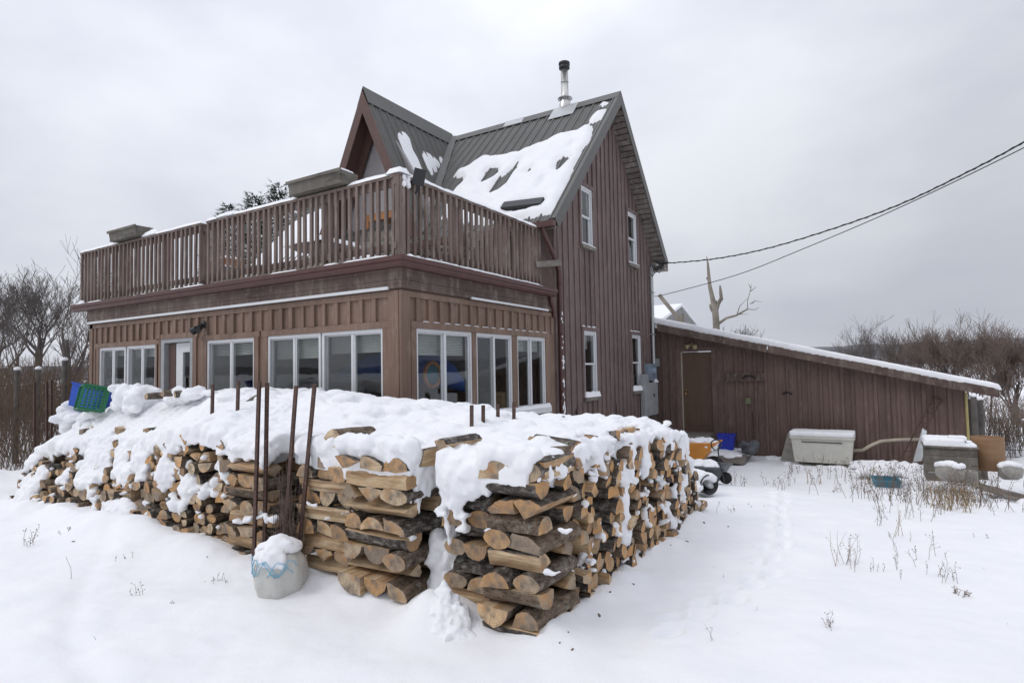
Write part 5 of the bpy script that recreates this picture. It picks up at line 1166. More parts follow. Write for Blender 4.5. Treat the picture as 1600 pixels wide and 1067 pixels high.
for a, b, z_ in PL: cover(mb, a + .01, b - .01, PY0 - .145, PY0 + .15, z_ - .02, .07, .03, a)
cover(mb, PL[1][1] + .02, PL[1][1] + .45, PY0 - .05, PY0 + .12, 4.0, .10, .03, 5); cover(mb, -8.55, -8.1, PY0 - .05, PY0 + .12, 4.0, .08, .03, 9); cover(mb, -5.02, -4.78, PY0 - .08, PY0 + .12, 3.99, .11, .03, 9)
for k in range(10): mb.ell((PX1 + U(.0, .06), PY0 + .02 + U(-.05, .1), U(3.82, 3.97)), (.035, .035, .05))
one('railing_snow', mb, 'snow', 'soft ridge of snow lying along the top of the deck railing', 'snow', None, 'stuff')
mb = MB(); cover(mb, PX1 + .028, PX1 + .175, PY0 + .0, 8.6, 2.972, .035, .03, 2, -.25); cover(mb, PX0 - .35, PX1 - .1, PY0 - .15, PY0 - .034, 2.97, .03, .03, 4, .14)
cover(mb, -5.7, -4.95, PY0 - .15, PY0 - .034, 2.972, .03, .03, 4, -.2); cover(mb, -9.3, -8.8, PY0 - .15, PY0 - .034, 2.972, .03, .03, 4, -.2); cover(mb, PX0 - .38, PX0 - .2, PY0 - .1, PY0 + .03, 2.987, .08, .03, 4)
cover(mb, PX1 + .005, PX1 + .075, 6.85, 9.03, WB + .058, .06, .02, 6); cover(mb, PX1 + .005, PX1 + .06, 5.65, 6.78, WB + .058, .05, .02, 7)
u = PY0 + .35
while u < 8.95: cover(mb, PX1 + .002, PX1 + .034, u + .02, u + .16, WT + .085, .014, .012, u); u += .222
for H, t in zip(GW, (.035, .03, .11, .12)): cover(mb, PX1 + .005, PX1 + .085, H[0] - .03, H[1] + .03, H[2] - .002, t, .02, H[0])
for H in GW[2:]:
    for k in range(3): cover(mb, PX1 + .002, PX1 + .045, H[0] - .08 + k * .24, H[0] + .06 + k * .24, H[3] + .074, .025, .015, k)
cover(mb, PX1 + .03, PX1 + .17, 12.2, 13.9, .04, .10, .03, 3); cover(mb, PX1 + .03, PX1 + .16, 10.9, 12.1, .015, .08, .03, 3)
cover(mb, PX1 + .03, PX1 + .12, 14.33, 14.46, atX(1010, 585, PX1 + .1)[2] - .01, .05, .02, 3); cover(mb, PX1 + .04, PX1 + .17, 14.4, 14.6, atX(1022, 598, PX1 + .17)[2], .09, .02, 3)
for k in range(40): y = 9.42 + U(-.03, .03); mb.ell((PX1 + .112 + U(-.006, .006), y, U(.6, 2.6)), (.012, .02, U(.015, .05)), 0)
one('ledge_snow', mb, 'snow', 'thin snow on the gutters, window sills and ledges of the house', 'snow', None, 'stuff')
mb = MB(); cover(mb, PX0 - .3, PX1 - .1, PY0 + .12, PY1 - .05, 3.008, .07, .06, 3, -.42)
cover(mb, -8.48, -7.52, 6.45, 7.35, 3.735, .10, .04, 3)
for x, y in ((-7.0, 7.0), (-6.0, 7.9), (-10.2, 7.0)): cover(mb, x - .22, x + .22, y - .22, y + .2, 3.40, .09, .03, x)
cover(mb, -9.9, -9.35, 6.0, 6.3, 3.58, .05, .03, 1); cover(mb, -9.33, -9.07, 5.78, 6.02, 3.36, .06, .02, 2)
one('deck_snow', mb, 'snow', 'snow lying on the deck boards and on the furniture behind the railing', 'snow', None, 'stuff')
def soft(name, boxes, vox, lab, cat='snow', amp=.012, kind='stuff', sm=4, sc=6):
    m = MB()
    for f in boxes: m.hexa(f)
    o = remesh(name, m, vox, sm, amp, sc); tag(o, lab, cat, None, kind); return o
BX = lambda x0, x1, y0, y1, z0, z1: [(x0, y0, z0), (x1, y0, z0), (x1, y1, z0), (x0, y1, z0), (x0, y0, z1), (x1, y0, z1), (x1, y1, z1), (x0, y1, z1)]
a, b = PX1 + .02, rb[0] + .06
soft('shed_roof_snow', [[(a, 14.59, srz(a) - .01), (b, 14.59, srz(b) - .04), (b, SY + 5.2, srz(b) - .04), (a, SY + 5.2, srz(a) - .01), (a, 14.59, srz(a) + .15), (b - .05, 14.59, srz(b) + .10), (b - .05, SY + 5.2, srz(b) + .10), (a, SY + 5.2, srz(a) + .15)]], .035, 'even white blanket of snow over the whole sloping shed roof', amp=.02, sc=2.5)

# ------------------------------------------------------------------ yard things by the shed
def spot(px, py, Y):   # a point on the plane Y
    return atY(px, py, Y)
# white chest
Yc = 14.0; a, b = spot(1237, 712, Yc), spot(1333, 680, Yc); z0_ = a[2] - .02; zt_ = b[2] - .05
ch = empty('storage_chest', ((a[0] + b[0]) / 2, Yc + .3, z0_), 'long cream plastic storage chest under a slab of snow against the shed wall', 'chest')
mb = MB(); x0_, x1_ = a[0], b[0]
mb.hexa([(x0_ + .05, Yc + .04, z0_ - .1), (x1_ - .05, Yc + .04, z0_ - .1), (x1_ - .05, Yc + .62, z0_ - .1), (x0_ + .05, Yc + .62, z0_ - .1), (x0_, Yc, zt_ - .06), (x1_, Yc, zt_ - .06), (x1_, Yc + .66, zt_ - .06), (x0_, Yc + .66, zt_ - .06)])
obj('chest_body', mb, 'cream', ch); mb = MB(); mb.box(x0_ - .025, x1_ + .025, Yc - .03, Yc + .68, zt_ - .055, zt_ - .005); obj('lid', mb, 'cream', ch)
mb = MB(); mb.box(x0_ + .2, x1_ - .2, Yc - .012, Yc + .0, zt_ - .13, zt_ - .115); obj('handle_slot', mb, 'black', ch)
soft('chest_snow', [BX(x0_ - .02, x1_ + .02, Yc - .02, Yc + .66, zt_ - .01, zt_ + .09)], .022, 'thick slab of snow on top of the cream chest', 'snow cap', .012, None)
p0_, p1_ = spot(1226, 716, 14.55), spot(1233, 676, 14.85); mb = MB(); mb.hexa([(p0_[0] - .08, 14.5, p0_[2] - .05), (p0_[0] + .22, 14.5, p0_[2] - .05), (p0_[0] + .22, 14.54, p0_[2] - .05), (p0_[0] - .08, 14.54, p0_[2] - .05), (p1_[0] - .03, 14.86, p1_[2]), (p1_[0] + .25, 14.86, p1_[2]), (p1_[0] + .25, 14.9, p1_[2]), (p1_[0] - .03, 14.9, p1_[2])]); one('stone_slab', mb, 'concrete', 'grey slab leaning on the shed wall just left of the cream chest', 'slab')
# doorstep platform, bins
zp = -.40; mb = MB(); P4 = [atZ(1093, 711, zp), atZ(1163, 716, zp), atZ(1178, 699, zp), atZ(1100, 692, zp)]
mb.hexa([(p[0], p[1], zp - .13) for p in P4] + [(p[0], p[1], zp) for p in P4]); pl = empty('wooden_pallet', ((P4[0][0] + P4[2][0]) / 2, (P4[0][1] + P4[2][1]) / 2, zp - .2), 'low wooden platform topped with snow before the shed door', 'platform'); obj('deck_boards', mb, 'graywood', pl)
mb = MB(); mb.box(-4.25, -3.45, 14.35, 14.93, -.7, -.03); one('door_step', mb, 'graywood', 'grey wooden step directly below the brown shed door', 'step')
mb = MB(); 
for k in range(90): s_, t_ = U(0, 1), U(0, 1); p = (1 - t_) * ((1 - s_) * P4[0] + s_ * P4[1]) + t_ * ((1 - s_) * P4[3] + s_ * P4[2]); mb.ell((p[0], p[1], zp + .01), (.16, .16, .055))
tag(remesh('platform_snow', mb, .02, 3, .01, 7), 'flat pad of snow on the wooden platform under the blue bin', 'snow')
c = atZ(1136, 702, zp + .04); mb = MB(); Rm = tubshell(mb, (c[0], c[1], zp + .04), .30, .26, .38, .34, .36, rim=.018, rz=.1)
bn = tag(obj('recycling_bin', mb, 'blueb'), 'deep blue plastic bin standing on the snowy platform by the shed door', 'bin')
mb = MB(); mb.box(c[0] - .08, c[0] + .08, c[1] - .185, c[1] - .165, zp + .30, zp + .34); obj('handle', mb, 'blueb', bn)
c = spot(1148, 690, 14.2); mb = MB()
for k in range(16): mb.ell((c[0] + .30 + U(-.12, .16), 14.2 + U(-.1, .1), zp + .1 + U(-.05, .16)), (.13, .1, .08), 0, .3)
tag(remesh('dark_bundle', mb, .02, 2, .02, 9), 'crumpled dark bundle lying behind the blue bin against the wall', 'bundle').data.materials[0] = M['greyp']
c = spot(1038, 676, 12.9); mb = MB(); mb.lathe((c[0], 12.9, c[2] - .25), [(0, 0), (.105, 0), (.135, .36), (.145, .362), (.145, .375), (.128, .375), (.10, .02), (0, .02)], 24); bk = tag(obj('bucket', mb, 'bucket'), 'white plastic bucket in the snow beside the electric boxes', 'bucket')
mb = MB(); mb.tube([(c[0] + .145 * math.cos(t), 12.9 - .05 - .02 * math.sin(t), c[2] + .11 - .06 * math.sin(t)) for t in np.linspace(0, math.pi, 12)], .004, 5); obj('handle', mb, 'galv', bk)
for i, (px, py, dx) in enumerate(((1020, 676, .35), (1026, 672, .30), (1014, 673, .2))):
    p = atX(px, py, PX1 + .45); mb, o_ = make_log('wedge', .12, .10, .42); me = bpy.data.meshes.new('firewood_log'); me.from_pydata(mb.v, [], mb.f)
    for m in ('bark', 'split', 'end'): me.materials.append(M[m])
    me.polygons.foreach_set('material_index', mb.m); o = bpy.data.objects.new('firewood_log', me); C.collection.objects.link(o); o.matrix_world = Matrix.Translation(Vector(p)) @ Matrix.Rotation(1.2 + i * .5, 4, 'Z') @ Matrix.Rotation(.5 - i * .5, 4, 'Y'); tag(o, ['brown split log lying nearest the white bucket by the wall', 'brown split log in the middle of three by the gable wall', 'brown split log farthest from the white bucket by the wall'][i], 'log', 'three logs fallen by the gable wall')
# orange wheelbarrow
wb0 = atZ(1083, 722, -.35); wx, wy = float(wb0[0]), float(wb0[1]); wz = G(wx, wy)
wbw = empty('wheelbarrow', (wx, wy, wz), 'orange wheelbarrow heaped with snow, parked behind the far end of the woodpile', 'wheelbarrow')
mb = MB(); vs = []; 
prof_ = [(-.30, .30, .24, .20), (-.62, .62, .36, .46)]   # x from, x to, half depth, z  (floor, rim)
fl = [(-.28, -.18, .36), (.22, -.18, .30), (.22, .18, .30), (-.28, .18, .36)]; rm = [(-.50, -.33, .62), (.52, -.30, .66), (.52, .30, .66), (-.50, .33, .62)]; rin = [(-.47, -.30, .62), (.49, -.27, .66), (.49, .27, .66), (-.47, .30, .62)]; fin = [(-.26, -.16, .38), (.2, -.16, .32), (.2, .16, .32), (-.26, .16, .38)]
T = lambda L: [(wx + a, wy + b, wz + z_) for a, b, z_ in L]
mb.add(T(fl + rm + rin + fin), [(k * 4 + i, k * 4 + (i + 1) % 4, (k + 1) * 4 + (i + 1) % 4, (k + 1) * 4 + i) for k in range(3) for i in range(4)] + [(3, 2, 1, 0), (12, 13, 14, 15)])
obj('tray', mb, 'orange', wbw); mb = MB(); mb.tube(T(rm + [rm[0]]), .018, 8); obj('tray_rim', mb, 'orange', wbw)
mb = MB(); mb.lathe((wx + .42, wy, wz + .19), [(.10, -.045), (.17, -.045), (.19, -.02), (.19, .02), (.17, .045), (.10, .045)], 24, axis=(0, 1, 0)); wl = obj('wheel', mb, 'rubber', wbw); mb = MB(); mb.lathe((wx + .42, wy, wz + .19), [(0, -.05), (.03, -.05), (.03, -.02), (.105, -.02), (.105, .02), (.03, .02), (.03, .05), (0, .05)], 20, axis=(0, 1, 0)); obj('hub', mb, 'greyp', wl)
mb = MB()
for s in (-1, 1): mb.tube(T([(.42, s * .08, .19), (.1, s * .17, .29), (-.4, s * .24, .36), (-1.0, s * .28, .52)]), .017, 8)
obj('frame', mb, 'black', wbw)
for s in (-1, 1): mb = MB(); mb.tube(T([(-.18, s * .2, .33), (-.22, s * .22, .01), (-.34, s * .22, .01), (-.40, s * .2, .35)]), .014, 8); obj('leg', mb, 'black', wbw)
mb = MB()
for k in range(60): mb.ell((wx + U(-.40, .42), wy + U(-.22, .22), wz + .60 + U(-.05, .08)), (.12, .10, .07))
tag(remesh('barrow_snow', mb, .02, 4, .012, 6), 'heap of snow filling the orange wheelbarrow tray', 'snow')
# grey dump cart with a bent black handle
cz = -.12; c0 = atZ(1103, 757, cz); cx_, cy_ = float(c0[0]) - .12, float(c0[1]) + .1; cz = G(cx_, cy_)
ct = empty('garden_cart', (cx_, cy_, cz), 'dark grey garden cart with a bent black handle, snow along its rim', 'cart')
zA, zB = atY(1100, 752, cy_)[2], atY(1100, 729, cy_)[2]; xa, xb = atY(1066, 740, cy_)[0] - .25, atY(1133, 731, cy_)[0]
mb = MB(); V4 = lambda x0, x1, y0, y1, z_: [(x0, y0, z_), (x1, y0, z_), (x1, y1, z_), (x0, y1, z_)]
rs = V4(xa + .1, xb - .12, cy_ + .05, cy_ + .42, zA) + V4(xa, xb - .02, cy_, cy_ + .5, zB - .03) + V4(xa - .02, xb, cy_ - .02, cy_ + .52, zB - .029) + V4(xa - .02, xb, cy_ - .02, cy_ + .52, zB) + V4(xa + .02, xb - .04, cy_ + .02, cy_ + .48, zB) + V4(xa + .12, xb - .14, cy_ + .07, cy_ + .40, zA + .02)
mb.add(rs, [(k * 4 + i, k * 4 + (i + 1) % 4, (k + 1) * 4 + (i + 1) % 4, (k + 1) * 4 + i) for k in range(5) for i in range(4)] + [(3, 2, 1, 0), (20, 21, 22, 23)]); obj('tub', mb, 'greyp', ct)
hp = [atY(px, py, cy_ - .05) for px, py in ((1118, 704), (1112, 698), (1111, 691), (1116, 687), (1124, 688), (1127, 694), (1122, 704), (1124, 722), (1129, 740), (1132, 754))]
mb = MB(); mb.tube(hp, .010, 8); obj('handle', mb, 'black', ct)
for x_, y_ in ((xb - .25, cy_ - .02), (xb - .02, cy_ + .1)): mb = MB(); mb.lathe((x_, y_, cz + .09), [(0, -.03), (.08, -.03), (.09, 0), (.08, .03), (0, .03)], 18, axis=(0, 1, 0)); obj('wheel', mb, 'rubber', ct)
mb = MB()
for k in range(60): mb.ell((U(xa + .02, xb - .2), cy_ + U(.05, .42), zB + U(-.04, .02)), (.12, .09, .045))
tag(remesh('cart_snow', mb, .02, 3, .008, 6), 'snow filling the dark grey garden cart', 'snow')
# snow covered drum lying in front of the cart
dc = atZ(1092, 778, -.05); dz_ = G(dc[0], dc[1]); mb = MB(); ax_ = Vector((.75, -.66, 0)); mb.lathe((dc[0] + .02, dc[1], dz_ + .16), [(.0, -.2), (.11, -.2), (.125, .2), (.115, .2), (.11, .0), (0, .0)], 20, axis=ax_); one('plastic_pail', mb, 'black', 'dark open pail tipped over under snow in front of the grey cart', 'pail')
mb = MB()
for k in range(70): u_, t = U(-.3, .18), U(-.3, 3.4); mb.ell((dc[0] + .75 * u_ + .66 * .12 * math.cos(t), dc[1] - .66 * u_ + .75 * .12 * math.cos(t), dz_ + .15 + .11 * max(-.9, math.sin(t))), (.075, .075, .06))
tag(remesh('pail_snow', mb, .018, 3, .008, 6), 'rounded snow hump over the tipped pail in front of the cart', 'snow hump')
# junk beyond the chest
pts = [spot(1333, 704, 14.4), spot(1348, 703, 14.35), spot(1362, 695, 14.35), spot(1376, 689, 14.4), spot(1400, 687, 14.5), spot(1435, 686, 14.6)]; mb = MB(); mb.tube(pts, .032, 10); one('drain_pipe', mb, 'pipe', 'long dirty white pipe bent along the foot of the shed wall', 'pipe')
def L3(px, py, Y): return Vector(atY(px, py, Y))
A0, A1, B0, B1 = L3(1408, 716, 14.3), L3(1459, 620, 14.88), L3(1420, 716, 14.3), L3(1472, 624, 14.88); mb = MB(); mb.tube([A0, A1], .014, 6); mb.tube([B0, B1], .014, 6); mb.tube([A1, B1], .014, 6)
for k in range(6): t = .12 + k * .155; mb.tube([A0.lerp(A1, t), B0.lerp(B1, t)], .009, 6)
mb.tube([A0.lerp(A1, .74), B0.lerp(B1, .9)], .007, 5); mb.tube([B0.lerp(B1, .74), A0.lerp(A1, .9)], .007, 5)
one('iron_rack', mb, 'rust', 'narrow rusty iron rack like a ladder leaning on the shed wall', 'rack')
q = [L3(1426, 722, 12.6), L3(1440, 720, 12.5), L3(1448, 674, 13.1), L3(1441, 669, 13.2)]; mb = MB(); mb.prism(q, (.015, .12, .0)); one('metal_sheet', mb, 'galv', 'bent galvanised sheet leaning beside the grey wooden crate, frosted on top', 'sheet')
Yb = 11.3; a, b = spot(1447, 742, Yb), spot(1527, 702, Yb); zb_ = a[2] - .1
bx = empty('wooden_crate', ((a[0] + b[0]) / 2, Yb + .3, zb_), 'grey weathered wooden crate with snow on top near the shed corner', 'crate')
mb = MB()
for k in range(4):
    z_ = zb_ + .02 + k * (b[2] - zb_) / 4; h_ = (b[2] - zb_) / 4 - .008
    mb.box(a[0], b[0] - (.0 if k < 3 else 0), Yb, Yb + .025, z_, z_ + h_); mb.box(b[0] - .025, b[0], Yb + .026, Yb + .6, z_, z_ + h_); mb.box(a[0], a[0] + .025, Yb + .026, Yb + .6, z_, z_ + h_)
obj('side_boards', mb, 'planter', bx); mb = MB(); mb.box(a[0] - .02, b[0] + .02, Yb - .03, Yb + .64, b[2] + .001, b[2] + .03); obj('top_board', mb, 'graywood', bx)
soft('crate_snow', [BX(a[0] - .01, a[0] + .50, Yb - .02, Yb + .6, b[2] + .02, b[2] + .14), BX(a[0] + .4, b[0], Yb - .02, Yb + .6, b[2] + .02, b[2] + .07)], .02, 'cushion of snow over the grey weathered crate', 'snow cap', .015, None)
def block(px0, px1, pyt, pyb, Y, lab, dep=.2):
    a_, b_ = spot(px0, pyb, Y), spot(px1, pyt, Y); m = MB(); x0, x1, z0, z1 = a_[0], b_[0], a_[2], b_[2]; w_ = (x1 - x0)
    m.box(x0, x1, Y, Y + .035, z0, z1); m.box(x0, x1, Y + dep - .035, Y + dep, z0, z1)
    for s in (0, .5, 1): xx = x0 + s * (w_ - .03); m.box(xx, xx + .03, Y + .0355, Y + dep - .0355, z0, z1)
    one('concrete_block', m, 'concrete', lab, 'block', 'concrete blocks on the crate'); return x0, x1, z1
x0_, x1_, z_ = block(1484, 1510, 688, 705, 11.36, 'hollow concrete block on the grey crate, snow on its top'); soft('block_snow', [BX(x0_ - .01, x1_ + .01, 11.35, 11.57, z_ - .01, z_ + .055)], .015, 'small strip of snow on the concrete block', 'snow cap', .01, None)
x0_, x1_, z_ = block(1473, 1483, 689, 703, 11.7, 'smaller concrete block just behind the hollow one on the crate')
def rock(px, py, wpx, hpx, Y, lab, seed):
    p = spot(px, py, Y); k = Y * .00082; rx, rz_ = wpx / 2 * k * 1.0, hpx / 2 * k; m = MB(); iv, iff = ICO[1]
    vs = []
    for v in iv: s_ = 1 + .22 * float(fbm(v[0] * 2 + seed, v[1] * 2, v[2] * 2, 3)); vs.append((p[0] + v[0] * rx * s_, Y + v[1] * rx * .8 * s_, p[2] + v[2] * rz_ * s_))
    m.add(vs, iff); one('rock', m, 'concrete', lab, 'rock', 'rocks by the crate'); m = MB()
    for q_ in range(26): t, r_ = U(0, 6.28), U(0, .85); m.ell((p[0] + rx * r_ * math.cos(t), Y + rx * .8 * r_ * math.sin(t), p[2] + rz_ * (1.02 - .35 * r_ * r_)), (rx * .32, rx * .32, rz_ * .38))
    tag(remesh('rock_snow', m, .015, 3, .006, 8), 'snow cap on the ' + lab, 'snow cap')
rock(1485, 739, 44, 30, 10.6, 'squat grey rock in front of the crate', 3); rock(1579, 738, 34, 26, 11.6, 'dark rock right of the tan drum', 8)
block(1508, 1528, 738, 758, 10.7, 'broken concrete block half buried beside the squat rock'); 
c = spot(1549, 732, 11.7); mb = MB(); zt_ = spot(1549, 685, 11.7)[2]; H_ = zt_ - c[2]; r_ = .21
prof_ = [(r_ * .97, -.05)] + [(r_ * (1 + .03 * (k % 3 == 0)), H_ * k / 12) for k in range(1, 12)] + [(r_ * 1.02, H_), (r_ * .96, H_), (r_ * .94, 0)]
mb.lathe((c[0], 11.95, c[2]), prof_, 32); one('tan_drum', mb, 'tan', 'open tan drum standing beside the grey posts at the shed corner', 'drum')
for px, pt, pb, Y, w_, lab in ((1518, 623, 700, 16.4, .055, 'grey post nearest the shed corner'), (1525, 619, 690, 13.4, .05, 'tall grey post behind the tan drum'), (1534, 624, 690, 13.6, .065, 'thicker grey post just right of the tall one')):
    a_, b_ = spot(px, pb, Y), spot(px, pt, Y); mb = MB(); mb.tube([(a_[0], Y, -.9), (a_[0], Y, b_[2])], [w_, w_ * .9], 10); po = one('fence_post', mb, 'postw', lab, 'post', 'weathered posts by the shed corner')
    mb = MB(); mb.ell((a_[0], Y, b_[2] + .01), (w_ * .95, w_ * .95, .05), 1, .05); obj('snow_cap', mb, 'snow', po)
fe = empty('wire_fence', (5, 15.6, -.8), 'snow dusted wire mesh fence on wooden posts beyond the shed', 'fence')
mb = MB(); zt_ = spot(1560, 655, 15.6)[2]
for k in range(9): z_ = zt_ - k * .15; mb.tube([(1.9 + q_ * .5, 15.6 + .01 * math.sin(q_), z_ + .012 * math.sin(q_ * 1.7 + k)) for q_ in range(14)], .009, 4)
for k in range(44): x_ = 1.9 + k * .15; mb.tube([(x_, 15.607, zt_), (x_ + .01, 15.607, -.9)], .008, 4)
obj('wire_mesh', mb, 'postw', fe)
for x_ in (4.0, 6.2): mb = MB(); mb.tube([(x_, 15.7, -1), (x_, 15.7, zt_ + .15)], .06, 8); obj('post', mb, 'graywood', fe)
mb = MB(); cover(mb, 2.4, 8.4, 15.56, 15.64, zt_ + .0, .03, .04, 3, -.1); obj('fence_snow', mb, 'snow', fe)
tl = spot(1383, 731, 12.0); mb = MB(); Rm = tubshell(mb, (tl[0], 12.1, G(tl[0], 12.1) - .02), .34, .26, .38, .30, .15, rz=.2, tilt=Matrix.Rotation(.12, 4, 'X')); one('plastic_tub', mb, 'teal', 'teal blue plastic tub sunk in the snow among dead weeds', 'tub')
for px, py, l_, an, lab in ((1575, 752, .8, .3, 'grey snowy plank lying among the rubble by the right edge'), (1585, 752, .9, -.25, 'dark branch lying at the foot of the rock pile'), (1560, 752, .6, .8, 'short dark plank sloping out of the snow by the drum')):
    p = spot(px, py, 11.2); z_ = G(p[0], 11.2) + .1; mb = MB(); d_ = Vector((math.cos(an), -.4, -.18)) * l_ / 2; mb.bar(Vector((p[0], 11.2, z_)) - d_, Vector((p[0], 11.2, z_)) + d_, .10, .04); mb.bar(Vector((p[0], 12.1, z_ + .05)) - d_ * .7, Vector((p[0], 12.1, z_ + .05)) + d_ * .7, .10, .03) if False else None
    one('old_board', mb, 'graywood', lab, 'board', 'scrap boards by the drum')
mb = MB()
for k in range(50): px = U(1400, 1600); Y = U(10.9, 12.8); p = spot(px, 740, Y); mb.ell((p[0], Y, G(p[0], Y) + U(-.04, .03)), (U(.08, .2), U(.08, .2), U(.04, .09)))
for k in range(80): px = U(1335, 1440); Y = U(12.6, 14.2); p = spot(px, 740, Y); mb.ell((p[0], Y, G(p[0], Y) + U(-.03, .12)), (U(.08, .2), U(.08, .2), U(.04, .1)))
for k in range(60): x_ = U(-2.3, 1.4); mb.ell((x_, U(14.6, 14.9) - .8 * (-1.8 < x_ < -.4), G(x_, 14.6) + U(-.03, .02)), (U(.08, .2), U(.08, .16), U(.04, .08)))
tag(remesh('snowy_rubble', mb, .025, 3, .02, 6), 'lumpy snow burying the scrap heap beside the crate and drum', 'snow', None, 'stuff')
# cables from the gable
def cable(pts, r_, lab, twist=False, seg=60):
    P = [Vector(atY(px, py, Y)) for px, py, Y in pts]; o_ = []
    for k in range(seg + 1):
        t = k / seg * (len(P) - 1); i = min(int(t), len(P) - 2); f = t - i; p0, p1, p2, p3 = P[max(i - 1, 0)], P[i], P[i + 1], P[min(i + 2, len(P) - 1)]
        o_.append(.5 * ((2 * p1) + (p2 - p0) * f + (2 * p0 - 5 * p1 + 4 * p2 - p3) * f * f + (3 * p1 - p0 - 3 * p2 + p3) * f ** 3))
    m = MB(); m.tube(o_, r_, 6)
    if twist: m.tube([p + Vector((0, math.cos(k * 1.3), math.sin(k * 1.3))) * r_ * 1.2 for k, p in enumerate(o_)], r_ * .6, 6)
    return one('power_cable', m, 'wire', lab, 'cable')
cable([(1020, 409, 14.5), (1045, 411, 14.5), (1120, 404, 14.1), (1200, 388, 13.6), (1300, 358, 13.0), (1400, 322, 12.4), (1500, 275, 11.8), (1600, 222, 11.2), (1750, 130, 10.2)], .012, 'thick twisted black cable sagging from the gable corner to the upper right', True, 160)
cable([(1022, 463, 14.5), (1040, 460, 14.5), (1150, 430, 13.9), (1250, 391, 13.3), (1400, 327, 12.4), (1600, 231, 11.2), (1750, 148, 10.2)], .008, 'thin black wire running below the thick twisted cable')
mb = MB()
for k in range(7): mb.tube([(PX1 + .05, 14.5, 4.15), (PX1 + .2 + U(-.1, .15), 14.4 + U(-.1, .2), 4.0 + U(-.15, .1)), (PX1 + .4 + U(-.1, .1), 14.5, 4.22 + U(-.05, .03))], .009, 5)
obj('service_wires', mb, 'wire', house)

# ------------------------------------------------------------------ trees, brush, far things
def at_d(px, d): r = _ray(px, 575); r[2] = 0; r /= np.linalg.norm(r); p = EYE + r * d; return p[0], p[1]
def ztop(px, py, d): r = _ray(px, py); return 1.6 + r[2] / math.hypot(r[0], r[1]) * d
RMIN = .006
def branch(mbs, p, d, L, r, lev, maxlev, spread=.6, up=.12, kids=(3, 5)):
    n_ = 4 if lev < 2 else 3; pts = [p]; q_ = p; dd = d.copy()
    for k in range(n_):
        dd = (dd + Vector((U(-1, 1), U(-1, 1), U(-.6, 1))) * .16 + Vector((0, 0, up * .5))).normalized(); q_ = q_ + dd * L / n_; pts.append(q_)
    rad = [max(RMIN, r * (1 - .62 * k / n_)) for k in range(n_ + 1)]
    mbs[0 if lev < 1 else 1].tube(pts, rad, 7 if lev == 0 else 5 if lev == 1 else 3, 0, False)
    if lev >= maxlev: return
    m_ = random.randint(*kids) + (2 if lev == maxlev - 1 else 0)
    for k in range(m_):
        t = U(.35 if lev == 0 else .2, 1.0); i = min(int(t * n_), n_ - 1); b_ = pts[i].lerp(pts[i + 1], t * n_ - i)
        a = Vector((U(-1, 1), U(-1, 1), U(-.3, .8))).normalized(); nd = (dd * (1 - spread) + a * spread + Vector((0, 0, up))).normalized()
        branch(mbs, b_, nd, L * U(.5, .78), rad[i] * U(.45, .65), lev + 1, maxlev, spread, up, kids)
def tree(px, top, d, r, lab, mat='twig', stems=1, maxlev=4, lean=(0, 0), kids=(3, 5), spread=.55, group=None, name='bare_tree'):
    x, y = at_d(px, d); z = G(x, y) - .1; H_ = ztop(px, top, d) - z; t = empty(name, (x, y, z), lab, 'tree', group); mbs = (MB(), MB())
    global RMIN; RMIN = d * .00017
    for s in range(stems):
        dd = Vector((lean[0] + U(-.25, .25) * (stems > 1), lean[1] + U(-.2, .2) * (stems > 1), 1)).normalized()
        branch(mbs, Vector((x + U(-.3, .3) * (stems > 1), y + U(-.3, .3) * (stems > 1), z)), dd, H_ * U(.42, .5), r * (1 if stems == 1 else U(.5, .8)), 0, maxlev, spread, .16, kids)
    top_ = max(v[2] for v in mbs[1].v); k = (H_ + z - z) / max(.1, top_ - z)      # bring the crown to its height
    for m in mbs: m.v = [(x + (v[0] - x) * k, y + (v[1] - y) * k, z + (v[2] - z) * k) for v in m.v]
    obj('trunk', mbs[0], 'trunk', t); obj('crown', mbs[1], mat, t, recalc=False); return t
tree(58, 398, 22, .16, 'grey bare tree with a broad dense crown left of the sunroom', maxlev=5, kids=(3, 5))
tree(100, 392, 18, .09, 'slender dark bare tree leaning right, nearest the sunroom wall', maxlev=4, lean=(.05, .1), kids=(3, 4))
tree(6, 425, 24, .15, 'grey bare tree cut by the left picture edge', maxlev=5)
tree(132, 372, 30, .08, 'faint thin bare tree just behind the corner of the sunroom', maxlev=4)
tree(-40, 415, 26, .14, 'bare tree mostly outside the left picture edge', maxlev=4)
tree(30, 470, 30, .10, 'lower bare tree in the gap between the two broad ones', maxlev=4)
tree(120, 470, 34, .10, 'small distant bare tree low behind the slender leaning one', maxlev=4)
tree(1362, 488, 34, .08, 'grey bare tree with a rounded fan crown, leftmost beyond the shed roof', stems=4, maxlev=4)
tree(1420, 497, 36, .09, 'reddish many stemmed bare tree between the fan shaped one and the tallest', 'twigr', 5, 4, kids=(4, 5))
tree(1475, 481, 33, .10, 'tall reddish bare tree with dense upright twigs beyond the shed', 'twigr', 5, 4, kids=(4, 5))
tree(1530, 480, 32, .10, 'reddish bare tree above the right end of the shed roof', 'twigr', 5, 4, kids=(4, 5))
tree(1578, 500, 30, .09, 'reddish bare tree beside the right picture edge', 'twigr', 5, 4, kids=(4, 5))
tree(1640, 515, 31, .09, 'bare tree partly beyond the right picture edge', 'twigr', 4, 4)
tree(1318, 515, 40, .07, 'small faint bare tree at the left end of the far brush', 'twig', 3, 4)
tree(1152, 503, 45, .07, 'tip of a distant bare tree just showing over the shed roof', 'twig', 3, 4)
